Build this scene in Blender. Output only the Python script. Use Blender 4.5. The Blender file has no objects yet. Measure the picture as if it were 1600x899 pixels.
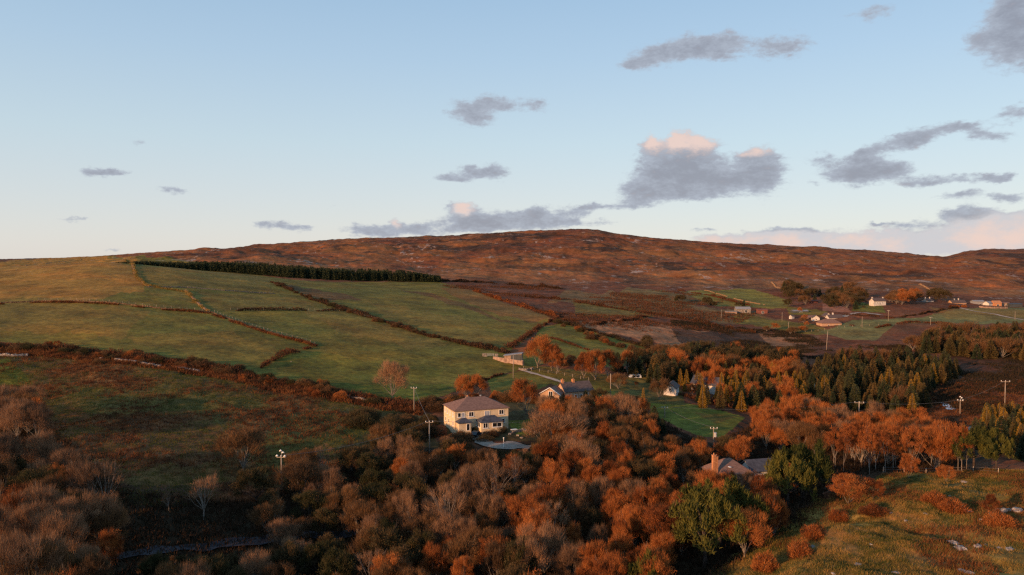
import bpy, math, random
import numpy as np
from math import radians, sin, cos, pi, atan2, hypot

RS = np.random.RandomState(7)
random.seed(7)
sc = bpy.context.scene
col = sc.collection

# ------------------------------------------------------------------ camera, sky, sun, exposure
F = 1180.0                      # focal length in pixels of the 1600 px wide photograph
HOR = 415.0                     # row of the true horizon
PITCH = math.atan((449.5 - HOR) / F)
cam = bpy.data.cameras.new('camera'); camo = bpy.data.objects.new('camera', cam); col.objects.link(camo)
cam.sensor_width = 36; cam.lens = 36 * F / 1600; cam.clip_start = 1; cam.clip_end = 30000
camo.location = (0, 0, 0); camo.rotation_euler = (pi / 2 - PITCH, 0, 0)
sc.camera = camo
sc.view_settings.view_transform = 'Standard'; sc.view_settings.look = 'None'
sc.view_settings.gamma = 1; sc.view_settings.use_curve_mapping = False
sc.view_settings.exposure = 0.47
SUN_EL = radians(11.0)
SUN_AZ = radians(-132)           # clockwise from +Y: behind the camera, to the left
SDIR = np.array([sin(SUN_AZ) * cos(SUN_EL), cos(SUN_AZ) * cos(SUN_EL), sin(SUN_EL)])
sun = bpy.data.lights.new('sun', 'SUN'); suno = bpy.data.objects.new('sun', sun); col.objects.link(suno)
sun.energy = 4.7; sun.angle = radians(0.6); sun.color = (1.0, 0.52, 0.24)
suno.rotation_euler = (pi / 2 - SUN_EL, 0, -SUN_AZ + pi)
SKY_STRENGTH = 0.13
sc.cycles.use_denoising = False
sc.cycles.pixel_filter_type = 'BLACKMAN_HARRIS'; sc.cycles.filter_width = 1.35
sc.cycles.max_bounces = 6; sc.cycles.diffuse_bounces = 3; sc.cycles.transmission_bounces = 3

def pdir(px, py):
    a = (px - 800) / F; b = (449.5 - py) / F
    d = np.array([a, cos(PITCH) + b * sin(PITCH), -sin(PITCH) + b * cos(PITCH)])
    return d

world = bpy.data.worlds.new('World'); sc.world = world; world.use_nodes = True
NT = world.node_tree; NT.nodes.clear()
def wn(t, **k):
    n = NT.nodes.new(t)
    for a, b in k.items(): setattr(n, a, b)
    return n
def wl(a, b): NT.links.new(a, b)
def wmath(op, a, b=None, c=None, clamp=False):
    n = wn('ShaderNodeMath', operation=op, use_clamp=clamp)
    for i, v in enumerate((a, b, c)):
        if v is None: continue
        if isinstance(v, (int, float)): n.inputs[i].default_value = v
        else: wl(v, n.inputs[i])
    return n.outputs[0]
def build_world():
    sky = wn('ShaderNodeTexSky', sky_type='NISHITA', sun_disc=False)
    sky.sun_elevation = SUN_EL; sky.sun_rotation = SUN_AZ
    sky.altitude = 60; sky.air_density = 1.0; sky.dust_density = 0.6; sky.ozone_density = 2.2
    tc = wn('ShaderNodeTexCoord'); sep = wn('ShaderNodeSeparateXYZ'); wl(tc.outputs['Generated'], sep.inputs[0])
    az = wmath('ARCTAN2', sep.outputs[0], sep.outputs[1]); el = wmath('ARCSINE', sep.outputs[2])
    cmb = wn('ShaderNodeCombineXYZ'); wl(az, cmb.inputs[0]); wl(el, cmb.inputs[1])
    # noise that frays the cloud edges
    sc1 = wn('ShaderNodeVectorMath', operation='MULTIPLY'); wl(cmb.outputs[0], sc1.inputs[0]); sc1.inputs[1].default_value = (1, 1.9, 1)
    def noise(scale, detail, rough, off=0.0):
        n = wn('ShaderNodeTexNoise'); n.inputs['Scale'].default_value = scale; n.inputs['Detail'].default_value = detail
        n.inputs['Roughness'].default_value = rough
        a = wn('ShaderNodeVectorMath', operation='ADD'); wl(sc1.outputs[0], a.inputs[0]); a.inputs[1].default_value = (off, off * .7, off * 1.3)
        wl(a.outputs[0], n.inputs['Vector']); return n
    w = noise(30, 7, 0.62)
    wsub = wn('ShaderNodeVectorMath', operation='SUBTRACT'); wl(w.outputs['Color'], wsub.inputs[0]); wsub.inputs[1].default_value = (.5, .5, .5)
    wsc = wn('ShaderNodeVectorMath', operation='MULTIPLY'); wl(wsub.outputs[0], wsc.inputs[0]); wsc.inputs[1].default_value = (.042, .024, 0)
    wv = wn('ShaderNodeVectorMath', operation='ADD'); wl(cmb.outputs[0], wv.inputs[0]); wl(wsc.outputs[0], wv.inputs[1])
    def field(lst):
        tot = None
        for (px, py, rx, ry, amp) in lst:
            amp = amp * (1.22 if amp < .8 else 1.06)
            d = pdir(px, py); d /= np.linalg.norm(d)
            ca, ce = atan2(d[0], d[1]), math.asin(d[2])
            s = wn('ShaderNodeVectorMath', operation='SUBTRACT'); wl(wv.outputs[0], s.inputs[0]); s.inputs[1].default_value = (ca, ce, 0)
            m = wn('ShaderNodeVectorMath', operation='MULTIPLY'); wl(s.outputs[0], m.inputs[0]); m.inputs[1].default_value = (F / rx, F / ry, 0)
            dt = wn('ShaderNodeVectorMath', operation='DOT_PRODUCT'); wl(m.outputs[0], dt.inputs[0]); wl(m.outputs[0], dt.inputs[1])
            g = wmath('MULTIPLY', dt.outputs['Value'], -1.1); g = wmath('EXPONENT', g); g = wmath('MULTIPLY', g, amp)
            tot = g if tot is None else wmath('ADD', tot, g)
        return tot
    GREY = [
        (1025, 88, 46, 17, .95), (1085, 74, 50, 20, 1.0), (1140, 72, 40, 17, .8), (1225, 72, 42, 19, .95), (990, 102, 26, 8, .7),
        (1365, 22, 38, 11, .62), (1580, 45, 34, 38, 1.05), (1600, 70, 40, 30, .9), (1520, 66, 18, 16, .55), (1590, 6, 34, 22, .9),
        (730, 175, 34, 17, .9), (775, 162, 46, 15, .95), (838, 165, 20, 12, .65), (745, 190, 26, 10, .5),
        (740, 270, 34, 13, 1.0), (775, 268, 24, 14, .9), (700, 280, 30, 6, .8),
        (152, 268, 24, 8, 1.0), (180, 272, 18, 5, .65), (272, 299, 22, 6, .95), (217, 217, 15, 8, .5),
        (450, 355, 26, 9, .95), (408, 350, 18, 7, .6), (480, 353, 14, 4, .5),
        (520, 323, 18, 4, .42), (105, 344, 16, 4, .42), (133, 341, 14, 3, .4), (180, 390, 16, 4, .5),
        (570, 360, 34, 11, .9), (640, 358, 56, 12, 1.1), (735, 345, 44, 18, 1.25), (700, 322, 12, 7, .5), (780, 348, 50, 14, 1.0), (850, 342, 48, 16, 1.15), (840, 330, 20, 12, .6), (890, 348, 22, 8, .8),
        (905, 328, 26, 8, .75), (950, 322, 36, 7, .75), (1000, 318, 30, 10, .95),
        (1000, 296, 40, 16, 1.0), (1030, 270, 44, 26, 1.0), (1090, 280, 60, 26, 1.1), (1075, 252, 44, 26, 1.0), (1150, 280, 50, 22, 1.0), (1195, 272, 32, 30, 1.1), (1018, 232, 17, 20, 1.15), (1058, 222, 19, 18, 1.2), (1094, 228, 27, 18, 1.2), (1180, 242, 28, 12, 1.1), (1060, 304, 40, 9, .8),
        (1280, 250, 20, 12, .62), (1345, 262, 38, 20, 1.15), (1330, 278, 34, 12, .9), (1390, 268, 32, 14, 1.0), (1350, 245, 16, 12, .7), (1355, 232, 14, 8, .6),
        (1405, 222, 34, 13, 1.0), (1432, 214, 20, 12, .85), (1480, 200, 28, 8, .8), (1510, 196, 22, 7, .6), (1530, 210, 22, 8, .8), (1585, 176, 22, 14, 1.0), (1560, 212, 26, 8, .45),
        (1440, 284, 24, 9, .85), (1490, 282, 24, 6, .75), (1548, 279, 20, 7, .75), (1565, 279, 16, 7, .7), (1500, 305, 28, 7, .75), (1578, 307, 22, 6, .75),
        (1505, 340, 27, 14, 1.3), (1570, 342, 38, 8, 1.0), (1420, 351, 24, 7, .85), (1375, 353, 12, 3, .6), (1230, 360, 38, 7, .95), (1100, 359, 18, 4, .5), (945, 348, 26, 5, .55), (1415, 372, 50, 5, .5), (1270, 290, 12, 6, .4),
    ]
    PINKBANK = [(1120, 374, 40, 7, .95), (1190, 374, 60, 12, 1.3), (1280, 378, 70, 15, 1.5), (1360, 380, 60, 15, 1.4), (1440, 384, 60, 14, 1.3),
                (1530, 372, 55, 22, 1.7), (1610, 366, 60, 26, 1.9), (1720, 366, 70, 26, 1.5), (620, 346, 10, 10, .8), (722, 326, 18, 12, 1.15)]
    LIT = [(1018, 224, 15, 19, 1.5), (1056, 218, 20, 20, 1.6), (1096, 222, 27, 17, 1.5), (1182, 236, 26, 9, 1.2), (722, 324, 19, 12, 1.3), (621, 346, 11, 9, 1.1),
           (1190, 376, 60, 10, .8), (1240, 378, 24, 13, .8), (1330, 376, 36, 16, 1.0), (1395, 384, 26, 14, .9), (1520, 374, 42, 22, 1.0), (1600, 368, 44, 24, 1.1), (1115, 376, 40, 7, .9)]
    n1 = noise(36, 9, 0.66, 3.1); n2 = noise(120, 6, 0.66, 9.0)
    nn = wmath('ADD', wmath('MULTIPLY', wmath('SUBTRACT', n1.outputs['Fac'], .5), 1.5), wmath('MULTIPLY', wmath('SUBTRACT', n2.outputs['Fac'], .5), .75))
    g = field(GREY); p = field(PINKBANK)
    both = wmath('ADD', g, p)
    def sstep(x, lo, hi):
        m = wn('ShaderNodeMapRange', interpolation_type='SMOOTHSTEP'); wl(x, m.inputs['Value'])
        m.inputs['From Min'].default_value = lo; m.inputs['From Max'].default_value = hi; return m.outputs['Result']
    dens = sstep(wmath('ADD', both, nn), .26, .98)
    dens = wmath('MULTIPLY', dens, sstep(both, .06, .35))
    lit = field(LIT)
    litm = sstep(wmath('ADD', lit, wmath('MULTIPLY', nn, 1.3)), .15, 1.6)
    # cloud colours (radiance relative to the picture's white before the exposure)
    shade = wn('ShaderNodeMix', data_type='RGBA'); wl(sstep(wmath('ADD', both, wmath('MULTIPLY', nn, 2.2)), .3, 2.2), shade.inputs['Factor'])
    shade.inputs['A'].default_value = (.40, .44, .52, 1); shade.inputs['B'].default_value = (.27, .285, .345, 1)
    sh2 = wn('ShaderNodeMix', data_type='RGBA'); wl(sstep(p, .1, .9), sh2.inputs['Factor']); wl(shade.outputs['Result'], sh2.inputs['A']); sh2.inputs['B'].default_value = (.58, .57, .60, 1); shade = sh2
    cc = wn('ShaderNodeMix', data_type='RGBA'); wl(litm, cc.inputs['Factor']); wl(shade.outputs['Result'], cc.inputs['A']); cc.inputs['B'].default_value = (.80, .60, .53, 1)
    # base sky: Nishita, scaled
    gr = wn('ShaderNodeValToRGB'); er = wmath('DIVIDE', el, radians(30), clamp=True); wl(er, gr.inputs[0])
    stops = [(0, (.73, .685, .665)), (.06, (.71, .69, .68)), (.16, (.645, .68, .705)), (.30, (.56, .67, .73)), (.50, (.44, .59, .735)), (.72, (.33, .50, .69)), (1, (.21, .37, .56))]
    els = gr.color_ramp.elements
    while len(els) < len(stops): els.new(.5)
    for e_, (p_, c_) in zip(els, stops): e_.position = p_; e_.color = (*[v * SKY_K / SKY_STRENGTH / 5 for v in c_], 1)
    g5 = wn('ShaderNodeVectorMath', operation='SCALE'); wl(gr.outputs[0], g5.inputs[0]); g5.inputs['Scale'].default_value = 5
    sk = wn('ShaderNodeMix', data_type='RGBA'); sk.inputs['Factor'].default_value = .8; wl(sky.outputs[0], sk.inputs['A']); wl(g5.outputs[0], sk.inputs['B'])
    ccs = wn('ShaderNodeVectorMath', operation='SCALE'); wl(cc.outputs['Result'], ccs.inputs[0]); ccs.inputs['Scale'].default_value = CLOUD_K / SKY_STRENGTH
    mx = wn('ShaderNodeMix', data_type='RGBA'); wl(wmath('MULTIPLY', dens, .90), mx.inputs['Factor']); wl(sk.outputs['Result'], mx.inputs['A']); wl(ccs.outputs[0], mx.inputs['B'])
    bg = wn('ShaderNodeBackground'); wl(mx.outputs['Result'], bg.inputs['Color']); bg.inputs['Strength'].default_value = SKY_STRENGTH
    out = wn('ShaderNodeOutputWorld'); wl(bg.outputs[0], out.inputs[0])
CLOUD_K = 0.76
SKY_K = 0.79
build_world()
world.cycles.sampling_method = 'MANUAL'; world.cycles.sample_map_resolution = 512

# ------------------------------------------------------------------ numpy helpers
def hash2(ix, iy, s):
    h = (ix.astype(np.int64) * 374761393 + iy.astype(np.int64) * 668265263 + s * 1442695041) & 0x7fffffff
    h = (h ^ (h >> 13)) * 1274126177 & 0x7fffffff
    h = h ^ (h >> 16)
    return (h & 0xffff) / 65535.0
def vnoise(x, y, s=0):
    ix = np.floor(x); iy = np.floor(y); fx = x - ix; fy = y - iy
    fx = fx * fx * (3 - 2 * fx); fy = fy * fy * (3 - 2 * fy)
    a = hash2(ix, iy, s); b = hash2(ix + 1, iy, s); c = hash2(ix, iy + 1, s); d = hash2(ix + 1, iy + 1, s)
    return a + (b - a) * fx + (c - a) * fy + (a - b - c + d) * fx * fy
def fbm(x, y, oct=4, s=0, gain=.5):
    t = 0; a = 1; n = 0
    for i in range(oct):
        t = t + a * (vnoise(x, y, s + i) - .5); n += a; a *= gain; x = x * 2.03 + 17.3; y = y * 2.03 + 5.1
    return t / n * 2

# ------------------------------------------------------------------ the land
COLS = np.array([-500, 0, 160, 300, 450, 600, 700, 800, 915, 1050, 1200, 1320, 1400, 1500, 1600, 2100], float)
ROWS = np.array([60, 100, 140, 180, 215, 245, 300, 340, 420, 520, 650, 820, 1050, 1400, 2200, 3000, 6000], float)
Z = np.array([
 [-47,-50,-52,-53,-53,-52,-51,-50,-48,-47,-44,-42,-42,-42,-41,-38],
 [-44,-48,-51,-53,-53,-52,-51,-50,-49,-48,-44,-41.5,-41,-41,-40.5,-38],
 [-42,-46,-49,-52,-52,-51.5,-50.5,-50,-50,-50,-47.5,-42.5,-41.5,-41.5,-41,-39],
 [-40,-43,-45,-48,-50,-50.5,-50,-49.5,-50,-50.5,-50,-49,-48,-47,-46,-44],
 [-37,-40.5,-42,-44,-47,-49,-48.5,-47.5,-48.5,-49,-51,-52,-52,-51,-50,-48],
 [-34,-38,-39,-41,-44,-47,-48,-47.5,-47.5,-48,-52,-54,-53.5,-53,-52,-49],
 [-28,-33.5,-34.5,-37,-40,-43.5,-46,-46,-46,-48,-53.5,-54,-53,-53,-52,-50],
 [-24,-30,-30.5,-33,-36.5,-40.5,-42,-43.5,-44.5,-48,-54,-53.5,-52,-52,-51.5,-50],
 [-16,-23,-20.6,-26,-30.5,-35,-38,-40,-41.5,-47,-52,-51,-50,-50.5,-51,-50],
 [-8,-12,-9,-15,-24,-30,-33,-36,-37,-42,-50,-47,-46,-47,-48,-48],
 [-2,-1,6,-2.5,-16,-24,-28,-32,-34,-37,-41,-36,-32,-37,-40,-42],
 [-3,-6,-3,-5,-12,-18,-19,-26,-27,-31,-36,-31,-29,-33,-36,-40],
 [3,1,1,6,0,-9,-13,-16,-18,-20,-24,-22,-22,-25,-28,-28],
 [6,5,9,17,18,15,12,12,12,3.5,-3.5,-6,-8,-11,-12,-12],
 [0]*16, [0]*16, [-50]*16], float)
RX = np.array([-500, 0, 100, 200, 280, 400, 450, 530, 640, 750, 850, 900, 918, 935, 965, 1000, 1100, 1200, 1300, 1380, 1430, 1478, 1505, 1535, 1600, 2100], float)
RY = np.array([404, 406, 404, 399, 393, 387, 381, 375, 371.5, 366.5, 361, 359.5, 358.5, 360, 365.5, 371, 378.5, 384, 388, 393, 398, 400, 393.5, 389, 389, 380], float)
def zpix(px, py, Y):
    d = pdir(px, py); return d[2] / d[1] * Y
for j, c in enumerate(COLS):
    py = np.interp(c, RX, RY)
    Z[14, j] = zpix(c, py, 2200); Z[15, j] = zpix(c, py + 14, 3000)
lr = np.log(ROWS); uc = (COLS - 800) / F
GU = np.linspace(uc[0], uc[-1], 320); GL = np.linspace(lr[0], lr[-1], 320)
def resample():
    A = np.array([np.interp(GU, uc, Z[i]) for i in range(len(ROWS))])
    B = np.array([np.interp(GL, lr, A[:, j]) for j in range(len(GU))]).T
    def sm(M, sig, ax):
        r = int(sig * 3); k = np.exp(-.5 * (np.arange(-r, r + 1) / sig) ** 2); k /= k.sum()
        P = np.pad(M, [(r, r) if a == ax else (0, 0) for a in (0, 1)], mode='edge')
        out = 0
        for i, w in enumerate(k): out = out + w * (P[i:i + M.shape[0], :] if ax == 0 else P[:, i:i + M.shape[1]])
        return out
    return sm(sm(B, 3.0, 0), 5.5, 1)
ZG = resample()
_r2200 = np.array([np.interp(math.log(2200), GL, ZG[:, j]) for j in range(320)])
_want = np.array([zpix(800 + u * F, np.interp(800 + u * F, RX, RY), 2200) for u in GU])
RCORR = _want - _r2200
def base_h(x, y):
    yy = np.maximum(y, 60.0); u = np.clip(x / yy, GU[0], GU[-1]); l = np.clip(np.log(yy), GL[0], GL[-1])
    fi = (l - GL[0]) / (GL[1] - GL[0]); fj = (u - GU[0]) / (GU[1] - GU[0])
    i = np.clip(fi.astype(int), 0, 318); j = np.clip(fj.astype(int), 0, 318); fi = fi - i; fj = fj - j
    z = ZG[i, j] * (1 - fi) * (1 - fj) + ZG[i + 1, j] * fi * (1 - fj) + ZG[i, j + 1] * (1 - fi) * fj + ZG[i + 1, j + 1] * fi * fj
    w = np.exp(-((l - math.log(2200)) / .30) ** 2)
    z = z + w * np.interp(u, GU, RCORR)
    # unseen rise added behind and left of the camera to shade the hollow
    z = z + 6 * np.exp(-(((x + 250) / 95) ** 2 + ((y + 60) / 120) ** 2))
    return z
def height(x, y):
    x = np.asarray(x, float); y = np.asarray(y, float)
    z = base_h(x, y)
    Y = np.hypot(x, y)
    far = np.clip((Y - 860) / 400, 0, 1)
    rough = rough_of(x, y)
    lf = np.clip((x / np.maximum(y, 60) + .62) / .18, .08, 1)
    z = z + fbm(x / 60, y / 60, 3, 11) * (.6 + far * lf * 5.0)
    z = z + fbm(x / 9, y / 9, 4, 23) * (.24 + .55 * rough * (1 - far) + far * 1.6)
    kn = np.clip((x - 28) / 14, 0, 1) * np.clip((165 - y) / 20, 0, 1) * np.clip((y - 60) / 20, 0, 1)
    z = z + kn * (fbm(x / 7, y / 7, 4, 131) * 1.3)
    z = z + fbm(x / 3.2, y / 3.2, 3, 87) * .38 * np.clip(rough - .3, 0, 1) * (1 - far)
    z = z + np.abs(fbm(x / 170, y / 110, 4, 41)) * far * lf * 16 * np.clip(1 - (Y - 1900) / 300, 0, 1)
    return z
def project(x, y, z):
    fw = y * cos(PITCH) - z * sin(PITCH); up = y * sin(PITCH) + z * cos(PITCH)
    fw = np.maximum(fw, 1e-3)
    return 800 + F * x / fw, 449.5 - F * up / fw
def inpoly(px, py, poly):
    r = np.zeros(np.shape(px), bool); n = len(poly)
    for i in range(n):
        x1, y1 = poly[i]; x2, y2 = poly[(i + 1) % n]
        if y1 == y2: continue
        c = ((y1 > py) != (y2 > py)) & (px < (x2 - x1) * (py - y1) / (y2 - y1) + x1)
        r ^= c
    return r
# improved pasture (smooth) outlines, photograph pixels of the ground they lie on
P_HILL = [(-200, 415), (0, 411), (60, 407), (160, 402), (300, 410), (420, 432), (480, 440), (690, 441), (740, 452), (800, 475), (870, 497), (845, 512), (800, 545), (790, 553), (815, 575), (760, 590), (700, 615), (640, 632), (600, 628), (430, 598), (300, 572), (200, 556), (0, 534), (-200, 530)]
P_F2 = [(845, 512), (880, 505), (930, 518), (1000, 538), (1055, 555), (1030, 562), (960, 575), (880, 560), (800, 580)]
P_F3 = [(1010, 622), (1090, 632), (1165, 652), (1130, 684), (1090, 680), (1020, 650)]
P_LAWN = [(790, 655), (835, 655), (835, 678), (808, 680)]
P_MID = [(760, 590), (830, 575), (960, 598), (1010, 615), (1000, 640), (930, 630), (860, 600), (800, 620), (770, 620)]
P_R1 = [(1060, 455), (1170, 452), (1240, 470), (1230, 482), (1160, 480), (1120, 478)]
P_R2 = [(1280, 520), (1330, 500), (1440, 497), (1500, 482), (1600, 480), (1800, 482), (1800, 500), (1600, 505), (1480, 506), (1400, 520), (1370, 532), (1320, 530)]
def rough_of(x, y):
    z = base_h(x, y); px, py = project(x, y, z)
    s = np.zeros(np.shape(px))
    for P in (P_HILL, P_F2, P_F3, P_LAWN, P_MID, P_R1, P_R2): s = np.maximum(s, inpoly(px, py, P))
    return 1 - s * .92
_ts = np.exp(np.linspace(math.log(40), math.log(3600), 900))
def G(px, py):
    """the ground point seen at a pixel of the photograph"""
    d = pdir(px, py); d = d / d[1]
    xs = d[0] * _ts; zs = d[2] * _ts
    h = base_h(xs, _ts)
    below = np.nonzero(zs < h)[0]
    if len(below) == 0: Y = 2200.
    else:
        i = max(below[0], 1); a0 = zs[i - 1] - h[i - 1]; a1 = zs[i] - h[i]
        Y = _ts[i - 1] + (_ts[i] - _ts[i - 1]) * a0 / max(a0 - a1, 1e-9)
    x = d[0] * Y
    return np.array([x, Y, float(height(np.array([x]), np.array([Y]))[0])])
def at(px, py, Y):
    d = pdir(px, py); d = d / d[1]; return d * Y
def gz(x, y): return float(height(np.array([x]), np.array([y]))[0])

# ------------------------------------------------------------------ mesh and tagging helpers
def mesh(name, V, T=None, Q=None, smooth=False, matidx=None):
    me = bpy.data.meshes.new(name)
    V = np.asarray(V, np.float32).reshape(-1, 3)
    T = np.zeros((0, 3), np.int32) if T is None else np.asarray(T, np.int32).reshape(-1, 3)
    Q = np.zeros((0, 4), np.int32) if Q is None else np.asarray(Q, np.int32).reshape(-1, 4)
    me.vertices.add(len(V)); me.vertices.foreach_set('co', V.ravel())
    nl = T.size + Q.size; me.loops.add(nl); me.loops.foreach_set('vertex_index', np.concatenate([T.ravel(), Q.ravel()]))
    np_ = len(T) + len(Q); me.polygons.add(np_)
    st = np.concatenate([np.arange(len(T)) * 3, T.size + np.arange(len(Q)) * 4]).astype(np.int32)
    me.polygons.foreach_set('loop_start', st)
    if matidx is not None: me.polygons.foreach_set('material_index', np.asarray(matidx, np.int32))
    me.update(calc_edges=True)
    me.polygons.foreach_set('use_smooth', np.full(np_, bool(smooth)))
    me.validate(); return me
def obj(name, me, mats=None, parent=None):
    if mats is not None and len(me.materials) == 0:
        for m in (mats if isinstance(mats, (list, tuple)) else [mats]): me.materials.append(m)
    o = bpy.data.objects.new(name, me); col.objects.link(o)
    if parent is not None: o.parent = parent
    return o
def tag(o, label=None, cat=None, group=None, kind=None):
    if label: o['label'] = label
    if cat: o['category'] = cat
    if group: o['group'] = group
    if kind: o['kind'] = kind
    return o
def empty(name, loc, rz=0, label=None, cat=None, group=None):
    o = bpy.data.objects.new(name, None); col.objects.link(o); o.location = loc; o.rotation_euler = (0, 0, rz)
    o.empty_display_size = .5
    return tag(o, label, cat, group)
class MB:
    def __init__(s): s.v = []; s.q = []; s.t = []; s.n = 0
    def add(s, V, Q=(), T=()):
        V = np.asarray(V, float).reshape(-1, 3); s.v.append(V)
        if len(Q): s.q.append(np.asarray(Q).reshape(-1, 4) + s.n)
        if len(T): s.t.append(np.asarray(T).reshape(-1, 3) + s.n)
        s.n += len(V); return s
    def box(s, c, d, rz=0):
        x, y, z = np.array(d) / 2
        V = np.array([(-x, -y, -z), (x, -y, -z), (x, y, -z), (-x, y, -z), (-x, -y, z), (x, -y, z), (x, y, z), (-x, y, z)])
        if rz: V = V @ np.array([[cos(rz), sin(rz), 0], [-sin(rz), cos(rz), 0], [0, 0, 1]])
        return s.add(V + np.array(c), [(0, 3, 2, 1), (4, 5, 6, 7), (0, 1, 5, 4), (1, 2, 6, 5), (2, 3, 7, 6), (3, 0, 4, 7)])
    def tube(s, pts, rad, n=6, cap=True):
        pts = [np.array(p, float) for p in pts]
        if not hasattr(rad, '__len__'): rad = [rad] * len(pts)
        V = []; k = len(pts)
        for i, p in enumerate(pts):
            t = pts[min(i + 1, k - 1)] - pts[max(i - 1, 0)]; t = t / (np.linalg.norm(t) + 1e-9)
            a = np.cross(t, (0, 0, 1) if abs(t[2]) < .9 else (1, 0, 0)); a /= np.linalg.norm(a); b = np.cross(t, a)
            for j in range(n):
                th = 2 * pi * j / n; V.append(p + rad[i] * (a * cos(th) + b * sin(th)))
        Q = [(i * n + j, i * n + (j + 1) % n, (i + 1) * n + (j + 1) % n, (i + 1) * n + j) for i in range(k - 1) for j in range(n)]
        T = []
        if cap:
            V += [pts[0], pts[-1]]
            T = [(k * n, (j + 1) % n, j) for j in range(n)] + [(k * n + 1, (k - 1) * n + j, (k - 1) * n + (j + 1) % n) for j in range(n)]
        return s.add(V, Q, T)
    def me(s, name, smooth=False):
        return mesh(name, np.concatenate(s.v), np.concatenate(s.t) if s.t else None, np.concatenate(s.q) if s.q else None, smooth)

# ------------------------------------------------------------------ materials
def newmat(name, rough=.85, spec=.25):
    m = bpy.data.materials.new(name); m.use_nodes = True
    p = m.node_tree.nodes['Principled BSDF']; p.inputs['Roughness'].default_value = rough; p.inputs['Specular IOR Level'].default_value = spec
    return m, m.node_tree, p
def ramp2(nt, fac, stops):
    r = nt.nodes.new('ShaderNodeValToRGB'); e = r.color_ramp.elements
    e[0].position = stops[0][0]; e[0].color = (*stops[0][1], 1); e[1].position = stops[-1][0]; e[1].color = (*stops[-1][1], 1)
    for p, c in stops[1:-1]:
        k = e.new(p); k.color = (*c, 1)
    nt.links.new(fac, r.inputs[0]); return r.outputs[0]
def mat_leaf(name, cols, nscale=.8, trans=.25, rough=.8, con=.9):
    """foliage or twigs: colour varies from plant to plant and from clump to clump"""
    m, nt, p = newmat(name, rough, .15)
    oi = nt.nodes.new('ShaderNodeObjectInfo'); geo = nt.nodes.new('ShaderNodeNewGeometry')
    n = nt.nodes.new('ShaderNodeTexNoise'); n.inputs['Scale'].default_value = nscale; n.inputs['Detail'].default_value = 3
    nt.links.new(geo.outputs['Position'], n.inputs['Vector'])
    mix = nt.nodes.new('ShaderNodeMath'); mix.operation = 'MULTIPLY_ADD'; nt.links.new(n.outputs['Fac'], mix.inputs[0]); mix.inputs[1].default_value = con
    nb = nt.nodes.new('ShaderNodeTexNoise'); nb.inputs['Scale'].default_value = .13; nt.links.new(geo.outputs['Position'], nb.inputs['Vector'])
    o2 = nt.nodes.new('ShaderNodeMath'); o2.operation = 'MULTIPLY_ADD'; nt.links.new(oi.outputs['Random'], o2.inputs[0]); o2.inputs[1].default_value = .55; o2.inputs[2].default_value = -.62 - (con - .9) / 2
    o3 = nt.nodes.new('ShaderNodeMath'); o3.operation = 'MULTIPLY_ADD'; nt.links.new(nb.outputs['Fac'], o3.inputs[0]); o3.inputs[1].default_value = .6; nt.links.new(o2.outputs[0], o3.inputs[2]); o2 = o3
    nt.links.new(o2.outputs[0], mix.inputs[2])
    ri = nt.nodes.new('ShaderNodeMath'); ri.operation = 'MULTIPLY_ADD'; nt.links.new(geo.outputs['Random Per Island'], ri.inputs[0]); ri.inputs[1].default_value = .45; nt.links.new(mix.outputs[0], ri.inputs[2])
    k = len(cols)
    c = ramp2(nt, ri.outputs[0], [(.12 + .76 * i / (k - 1), cols[i]) for i in range(k)])
    nt.links.new(c, p.inputs['Base Color'])
    if trans:
        tr = nt.nodes.new('ShaderNodeBsdfTranslucent'); nt.links.new(c, tr.inputs['Color'])
        ms = nt.nodes.new('ShaderNodeMixShader'); ms.inputs[0].default_value = trans
        nt.links.new(p.outputs[0], ms.inputs[1]); nt.links.new(tr.outputs[0], ms.inputs[2])
        nt.links.new(ms.outputs[0], nt.nodes['Material Output'].inputs[0])
    return m
def mat_noise(name, a, b, scale=2., rough=.8, bump=.0, spec=.3, detail=4, stretch=None, lo=.35, hi=.65):
    m, nt, p = newmat(name, rough, spec)
    tc = nt.nodes.new('ShaderNodeTexCoord'); n = nt.nodes.new('ShaderNodeTexNoise'); n.inputs['Scale'].default_value = scale; n.inputs['Detail'].default_value = detail
    src = tc.outputs['Object']
    if stretch:
        mp = nt.nodes.new('ShaderNodeMapping'); mp.inputs['Scale'].default_value = stretch; nt.links.new(src, mp.inputs[0]); src = mp.outputs[0]
    nt.links.new(src, n.inputs['Vector'])
    nt.links.new(ramp2(nt, n.outputs['Fac'], [(lo, a), (hi, b)]), p.inputs['Base Color'])
    if bump:
        bn = nt.nodes.new('ShaderNodeBump'); bn.inputs['Strength'].default_value = bump; bn.inputs['Distance'].default_value = .05
        nt.links.new(n.outputs['Fac'], bn.inputs['Height']); nt.links.new(bn.outputs[0], p.inputs['Normal'])
    return m
M = {}
M['bark'] = mat_noise('grey_bark', (.10, .08, .06), (.26, .22, .18), 3, .9)
M['palebark'] = mat_noise('pale_bark', (.12, .10, .085), (.26, .225, .19), 3, .9)
M['darkbark'] = mat_noise('dark_bark', (.03, .022, .018), (.08, .06, .05), 3, .9)
M['rust'] = mat_leaf('rust_twigs', [(.048, .020, .010), (.145, .046, .016), (.28, .084, .023), (.40, .145, .040)], con=1.5)
M['pink'] = mat_leaf('pinkish_twigs', [(.076, .047, .031), (.17, .096, .055), (.32, .175, .092)], con=1.3)
M['brown'] = mat_leaf('brown_twigs', [(.046, .031, .018), (.098, .054, .027), (.19, .096, .038)], con=1.4)
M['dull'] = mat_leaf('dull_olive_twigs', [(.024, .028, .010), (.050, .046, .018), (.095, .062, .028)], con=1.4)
M['gold'] = mat_leaf('gold_needles', [(.16, .095, .018), (.26, .15, .022), (.32, .18, .03)])
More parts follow.
